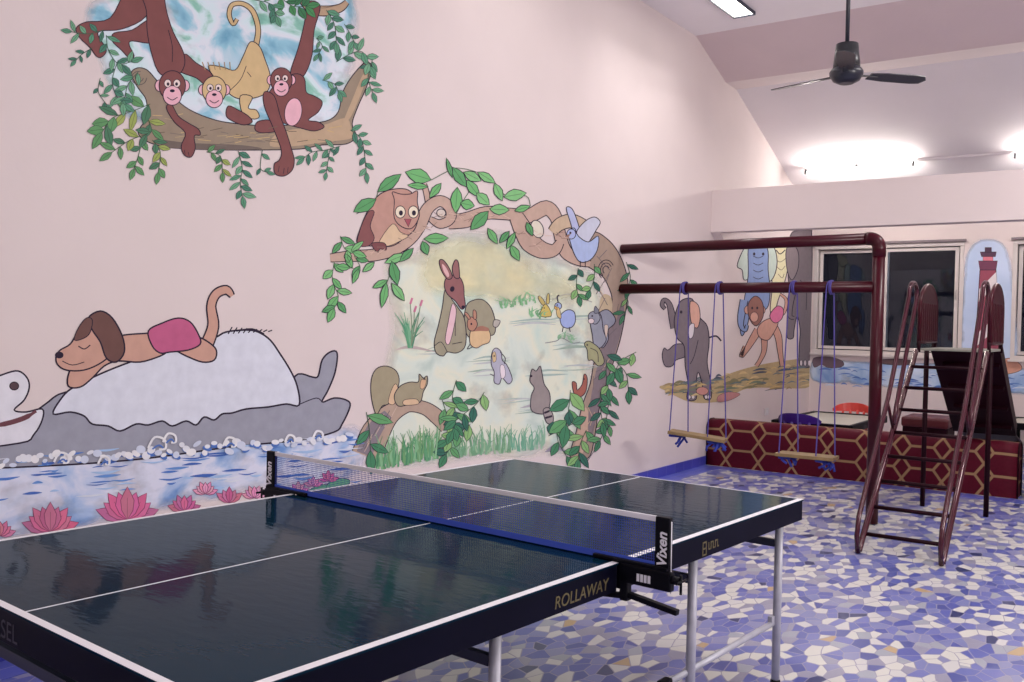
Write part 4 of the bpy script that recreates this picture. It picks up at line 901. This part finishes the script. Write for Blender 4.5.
# ---------------------------------------------------------------- padded dividers, low tables, chairs
def hexcloth(name, per, row, wband):
    m = bpy.data.materials.new(name); m.use_nodes = True; nt = m.node_tree; N = nt.nodes; K = nt.links; b = N['Principled BSDF']
    uv = N.new('ShaderNodeUVMap'); sp = N.new('ShaderNodeSeparateXYZ'); K.new(uv.outputs[0], sp.inputs[0])
    def M(op, a, b_=None, c=None):
        n_ = N.new('ShaderNodeMath'); n_.operation = op
        for i, v in enumerate((a, b_, c)):
            if v is None: continue
            if isinstance(v, (int, float)): n_.inputs[i].default_value = v
            else: K.new(v, n_.inputs[i])
        return n_.outputs[0]
    u = M('ABSOLUTE', M('SUBTRACT', M('FRACT', M('DIVIDE', sp.outputs[0], per)), .5))     # 0 mid hexagon .. .5 at its point
    v = M('ABSOLUTE', M('SUBTRACT', M('FRACT', M('DIVIDE', sp.outputs[1], row)), .5))     # 0 mid row .. .5 on the flat edge
    # metres
    um = M('MULTIPLY', u, per); vm = M('MULTIPLY', v, row)
    uf = .285*per; ue = .5*per; vh = .5*row
    # sloped edge from (uf, vh) to (ue, 0)
    L_ = math.hypot(ue-uf, vh); nx, ny = vh/L_, (ue-uf)/L_
    ds = M('ABSOLUTE', M('SUBTRACT', M('ADD', M('MULTIPLY', um, nx), M('MULTIPLY', vm, ny)), ue*nx))
    flat = M('ADD', M('SUBTRACT', vh, vm), M('MULTIPLY', M('MAXIMUM', M('SUBTRACT', um, uf), 0), 3))
    d = M('MINIMUM', ds, flat)
    mr = N.new('ShaderNodeMapRange'); mr.inputs[1].default_value = wband*.85; mr.inputs[2].default_value = wband*1.1; K.new(d, mr.inputs[0])
    no = N.new('ShaderNodeTexNoise'); no.inputs['Scale'].default_value = 40; K.new(uv.outputs[0], no.inputs[0])
    m1 = N.new('ShaderNodeMix'); m1.data_type = 'RGBA'; m1.inputs[6].default_value = L((70, 5, 26)); m1.inputs[7].default_value = L((88, 11, 34)); K.new(no.outputs['Fac'], m1.inputs[0])
    m2 = N.new('ShaderNodeMix'); m2.data_type = 'RGBA'; m2.inputs[6].default_value = L((146, 116, 86)); K.new(mr.outputs[0], m2.inputs[0]); K.new(m1.outputs[2], m2.inputs[7])
    K.new(m2.outputs[2], b.inputs['Base Color']); b.inputs['Roughness'].default_value = .6; b.inputs['Specular IOR Level'].default_value = .15
    return m
def bolster(name, label, x0, x1, ya, yb_, h, m, cat='divider'):
    """long foam bar with a rounded top; the cloth runs round it from floor to floor"""
    t = thing(name, label, cat, ((x0+x1)/2, (ya+yb_)/2, 0)); hw = (x1-x0)/2; r = min(.09, hw); Ly = abs(yb_-ya)/2
    pf = [(-hw, 0.0), (-hw, h*.5), (-hw, h-r)]
    pf += [(-hw+r-r*math.cos(a), h-r+r*math.sin(a)) for a in [math.pi/2*i/6 for i in range(1, 7)]]
    pf += [(hw-r+r*math.sin(a), h-r+r*math.cos(a)) for a in [math.pi/2*i/6 for i in range(0, 7)]]
    pf += [(hw, h*.5), (hw, 0)]
    vs, fs, uvs = [], [], []; s = 0; arcl = [0]
    for a, b_ in zip(pf, pf[1:]): s += math.hypot(b_[0]-a[0], b_[1]-a[1]); arcl.append(s)
    nY = 24
    for j in range(nY+1):
        y = Ly-2*Ly*j/nY; e = 0 if 0 < j < nY else .012
        for (x, z) in pf: vs.append((x*(1-e*2), y, z*(1-e)))
    P = len(pf); bm = bmesh.new(); V = [bm.verts.new(v) for v in vs]; ul = bm.loops.layers.uv.new('UVMap')
    for j in range(nY):
        for i in range(P-1):
            f = bm.faces.new((V[j*P+i], V[(j+1)*P+i], V[(j+1)*P+i+1], V[j*P+i+1])); f.smooth = True
            for lp, (jj, ii) in zip(f.loops, ((j, i), (j+1, i), (j+1, i+1), (j, i+1))): lp[ul].uv = (2*Ly*jj/nY+.133, arcl[ii]+.025)
    for j in (0, nY):
        f = bm.faces.new([V[j*P+i] for i in (range(P) if j else reversed(range(P)))])
        for lp in f.loops: lp[ul].uv = (lp.vert.co.x+.1, lp.vert.co.z+.075)
    bmesh.ops.recalc_face_normals(bm, faces=list(bm.faces))
    me = bpy.data.meshes.new('padded_cover'); bm.to_mesh(me); bm.free(); me.materials.append(m)
    o = bpy.data.objects.new('padded_cover', me); COL.objects.link(o); o.parent = t
    for sg in (1, -1):
        MB().tube([(x*.985, sg*(Ly+.002), z*.988) for x, z in pf], .007, 8).build('edge_piping', M_MAROON_D, o)
    return t
M_HEX = hexcloth('hexagon_cloth', .345, .205, .0118); M_HEX2 = hexcloth('small_hexagon_cloth', .13, .07, .006)
bolster('padded_divider', 'long low padded divider in maroon cloth with gold hexagons', 6.75, 7.00, WALL_Y-.016, -1.02, .485, M_HEX)
bolster('padded_divider', 'padded divider in finer maroon pattern at the right edge of the photo', 6.85, 7.10, -1.08, -2.6, .47, M_HEX2)
bl = thing('upholstered_pouffe', 'maroon upholstered pouffe behind the long padded divider beside the slide', 'pouffe', (8.15, -.02, 0))
MB().box((0, 0, .27), (.46, .44, .46), bev=.06, seg=4).build('padded_body', M_MAROON_D, bl)
MB().box((0, 0, .50), (.48, .46, .11), bev=.045, seg=4).build('padded_seat', mat('maroon_leatherette', (88, 26, 36), .4, var=.1), bl)
for z in (.447,): MB().tube([(.235*math.cos(a)*(1 if abs(math.cos(a)) < .75 else 1), .225*math.sin(a), z) for a in [2*math.pi*i/28 for i in range(28)]], .009, 8, closed=True).build('piping', M_MAROON_D, bl)
for sx in (-1, 1):
    for sy in (-1, 1): MB().lathe([(.018, 0), (.024, .05)], (sx*.17, sy*.16, 0), 12).build('foot', M_BLACK, bl)
def low_table(label, loc, sx, sy, h, grp):
    t = thing('low_table', label, 'table', loc, 0, grp)
    MB().box((0, 0, h-.012), (sx-.09, sy-.09, .016), bev=.003).build('inset_top', M_CREAM, t)
    rim = MB()
    for s in (-1, 1):
        rim.box((s*(sx/2-.025), 0, h-.03), (.05, sy, .075), bev=.008); rim.box((0, s*(sy/2-.025), h-.03), (sx-.1, .05, .075), bev=.008)
    rim.build('raised_rim', M_BLACK, t)
    for a in (-1, 1):
        for b_ in (-1, 1): MB().tube([(a*(sx/2-.06), b_*(sy/2-.06), 0), (a*(sx/2-.06), b_*(sy/2-.06), h-.05)], [.018, .024], 10).build('leg', M_BLACK, t)
    return t
low_table('low dark rimmed table with pale top between the purple and red chairs', (7.92, .93, 0), 1.44, .84, .475, 'low play tables')
low_table('low dark rimmed table with pale top at the right, beyond the slide', (9.62, -1.05, 0), .9, .92, .45, 'low play tables')
def chair(label, loc, rz, m, h):
    """small moulded child's chair: it faces +x, its back at -x"""
    t = thing('child_chair', label, 'chair', loc, rz, 'small plastic chairs'); sh = .26
    seat = MB(); seat.box((.02, 0, sh), (.30, .32, .022), bev=.01, seg=3); seat.tube([(.16, -.15, sh-.012), (.175, 0, sh-.014), (.16, .15, sh-.012)], .014, 8)
    seat.build('seat', m, t)
    bk = MB(); n = 12; A = math.radians(72)
    def P(a, z, r=.19): return (-.0-r*math.cos(a)*(.72+.25*(z-sh)/.3), r*1.12*math.sin(a), z)
    # rounded top rail, swept round the back
    bmx = bk.bm
    prev = None
    for i in range(n+1):
        a = -A+2*A*i/n; top = h-.075*(abs(a)/A)**2.4; lo = h-.105
        ring = [bmx.verts.new(P(a, lo, .19)), bmx.verts.new(P(a, top, .195)), bmx.verts.new(P(a, top, .212)), bmx.verts.new(P(a, lo, .207))]
        if prev:
            for k in range(4): bmx.faces.new((prev[k], prev[(k+1) % 4], ring[(k+1) % 4], ring[k])).smooth = False
        else: bmx.faces.new(ring)
        prev = ring
    bmx.faces.new(list(reversed(prev)))
    bko = bk.build('back_rail', m, t)
    for a in (-1.15, -.62, -.2, .2, .62, 1.15):
        MB().tube([P(a, sh-.005, .17), P(a*.95, (sh+h-.1)/2, .19), P(a*.97, h-.09, .198)], .013 if abs(a) > 1 else .016, 8).build('back_slat', m, t)
    for a in (-1, 1):
        for b_ in (-1, 1): MB().tube([(.02+a*.165, b_*.165, 0), (.02+a*.125, b_*.135, sh)], [.016, .02], 10).build('leg', m, t)
    return t
chair('small purple plastic chair drawn up to the low table, its back turned', (7.205, 1.03, 0), 0, M_PURPLE, .585)
chair('small red plastic chair at the far side of the low table', (9.0, 1.02, 0), math.pi, M_RED, .565)

# ---------------------------------------------------------------- ceiling fan
fx, fy, fz = 4.25, -.16, 3.25
fan = thing('ceiling_fan', 'dark three-bladed ceiling fan on a long downrod', 'ceiling fan', (fx, fy, fz))
MB().tube([(0, 0, .16), (0, 0, CEIL_Z-fz-.01)], .0145, 14).build('downrod', M_FAN, fan)
MB().lathe([(.02, CEIL_Z-fz-.13), (.065, CEIL_Z-fz-.03), (.07, CEIL_Z-fz)], (0, 0, 0), 24).build('canopy', M_FAN, fan)
MB().lathe([(.05, .205), (.075, .20), (.088, .08), (.094, .02), (.06, .012)], (0, 0, 0), 28).build('motor_cup', M_FANM, fan)
MB().lathe([(.05, -.075), (.09, -.055), (.112, -.02), (.115, .005), (.10, .028), (.05, .035)], (0, 0, 0), 28).build('motor_housing', M_FAN, fan)
for k in range(3):
    a0 = .273+math.pi-.02+k*2*math.pi/3
    b_ = MB(); bl_ = [(.17, .045), (.30, .062), (.52, .066), (.585, .055), (.61, .0), (.575, -.05), (.50, -.06), (.30, -.058), (.17, -.04)]
    b_.prism(bl_, 'z', -.003, .003)
    bo_ = b_.build('blade', M_FAN, fan)
    bo_.data.transform(Matrix.Rotation(a0, 4, 'Z') @ Matrix.Translation((0, 0, -.012)) @ Matrix.Rotation(-.20, 4, 'X'))
    MB().box((.155, 0, -.012), (.16, .035, .008), bev=.003).build('blade_arm', M_FANM, bo_).data.transform(Matrix.Rotation(a0, 4, 'Z'))

# ---------------------------------------------------------------- lamps
def slope_z(x): return 4.06-(4.06-2.88)*(x-7.36)/(BACK_X+.1-7.36)
TX = 8.95; sn = math.atan2(4.06-2.88, BACK_X+.1-7.36)
def tube_lamp(label, ya, yb_):
    t = thing('tube_lamp', label, 'lamp', (TX, (ya+yb_)/2, slope_z(TX)), 0, 'tube lamps over the back wall'); hl = abs(ya-yb_)/2
    base = MB().box((0, 0, -.016), (.03, 2*hl+.06, .022), ry=sn, bev=.005); base.build('batten', M_GREYPL, t)
    MB().tube([(-.06, -hl+.03, -.085), (-.06, hl-.03, -.085)], .016, 14).build('tube', M_TUBE, t)
    for s in (-1, 1):
        MB().box((-.04, s*(hl+.0), -.06), (.024, .022, .06), ry=.5, bev=.006).build('end_holder', M_FANM, t)
    MB().box((-.02, .02, -.032), (.024, .04, .02), bev=.004).build('starter', M_FANM, t)
    #area('tube_light', (TX-.04, (ya+yb_)/2, slope_z(TX)-.12), (0, .35, 0), .06, 2*hl-.1, 15, (1, .93, .84))
    return t
tube_lamp('lit tube lamp on the sloping ceiling nearest the painted wall', 1.60, .37)
tube_lamp('second lit tube lamp on the sloping ceiling, at the right edge of the photo', -.66, -1.86)
MB().box((TX, -.145, slope_z(TX)-.018), (.03, .94, .03), ry=sn, bev=.004).build('cable_trunking', M_CEIL)
tag(bpy.data.objects['cable_trunking'], 'thin cable trunking running between the two tube lamps on the sloping ceiling', 'cable trunking')
for i, (x, y, pw) in enumerate(PANELS):
    t = thing('ceiling_panel_lamp', 'lit rectangular ceiling lamp above the wall painting of the forest animals' if i == 0 else ['', 'lit rectangular ceiling lamp across the room above the slide ladder', 'lit rectangular ceiling lamp above the near end of the table', 'lit rectangular ceiling lamp next in the row along the painted wall'][i], 'lamp', (x, y, CEIL_Z), 0, None if i == 0 else 'ceiling panel lamps')
    rim = MB()
    for s in (-1, 1):
        rim.box((0, s*.101, -.016), (1.656, .008, .032), bev=.002); rim.box((s*.824, 0, -.016), (.008, .194, .032), bev=.002)
    rim.build('frame', M_DSTEEL, t); MB().box((0, 0, -.012), (1.636, .192, .012)).build('diffuser', M_PANEL, t)

for (lc, rt, pw) in SIDE:
    t = thing('wall_tube_lamp', ['lit tube lamp high on the opposite side wall, level with the slide ladder', 'lit tube lamp high on the opposite side wall, level with the table', 'lit tube lamp high on the wall behind the camera'][SIDE.index((lc, rt, pw))], 'lamp', lc, rt[2]-math.pi if rt[2] == math.pi else -math.pi/2, 'wall tube lamps')
    MB().box((0, -.115, 0), (1.3, .05, .06), bev=.006).build('batten', M_GREYPL, t)
    MB().tube([(-.6, -.06, 0), (.6, -.06, 0)], .016, 12).build('tube', M_PANEL, t)
    for s in (-1, 1): MB().box((s*.62, -.075, 0), (.03, .05, .04), bev=.006).build('end_holder', M_FANM, t)

# ---------------------------------------------------------------- small things
so = thing('wall_socket', 'small white wall socket low on the wall behind the padded divider', 'socket', (8.55, WALL_Y, .44))
MB().box((0, -.006, 0), (.13, .012, .09), bev=.004).build('socket_plate', M_GREYPL, so)
MB().box((.0, -.014, 0), (.02, .008, .035), bev=.003).build('switch_rocker', M_WHITE, so)
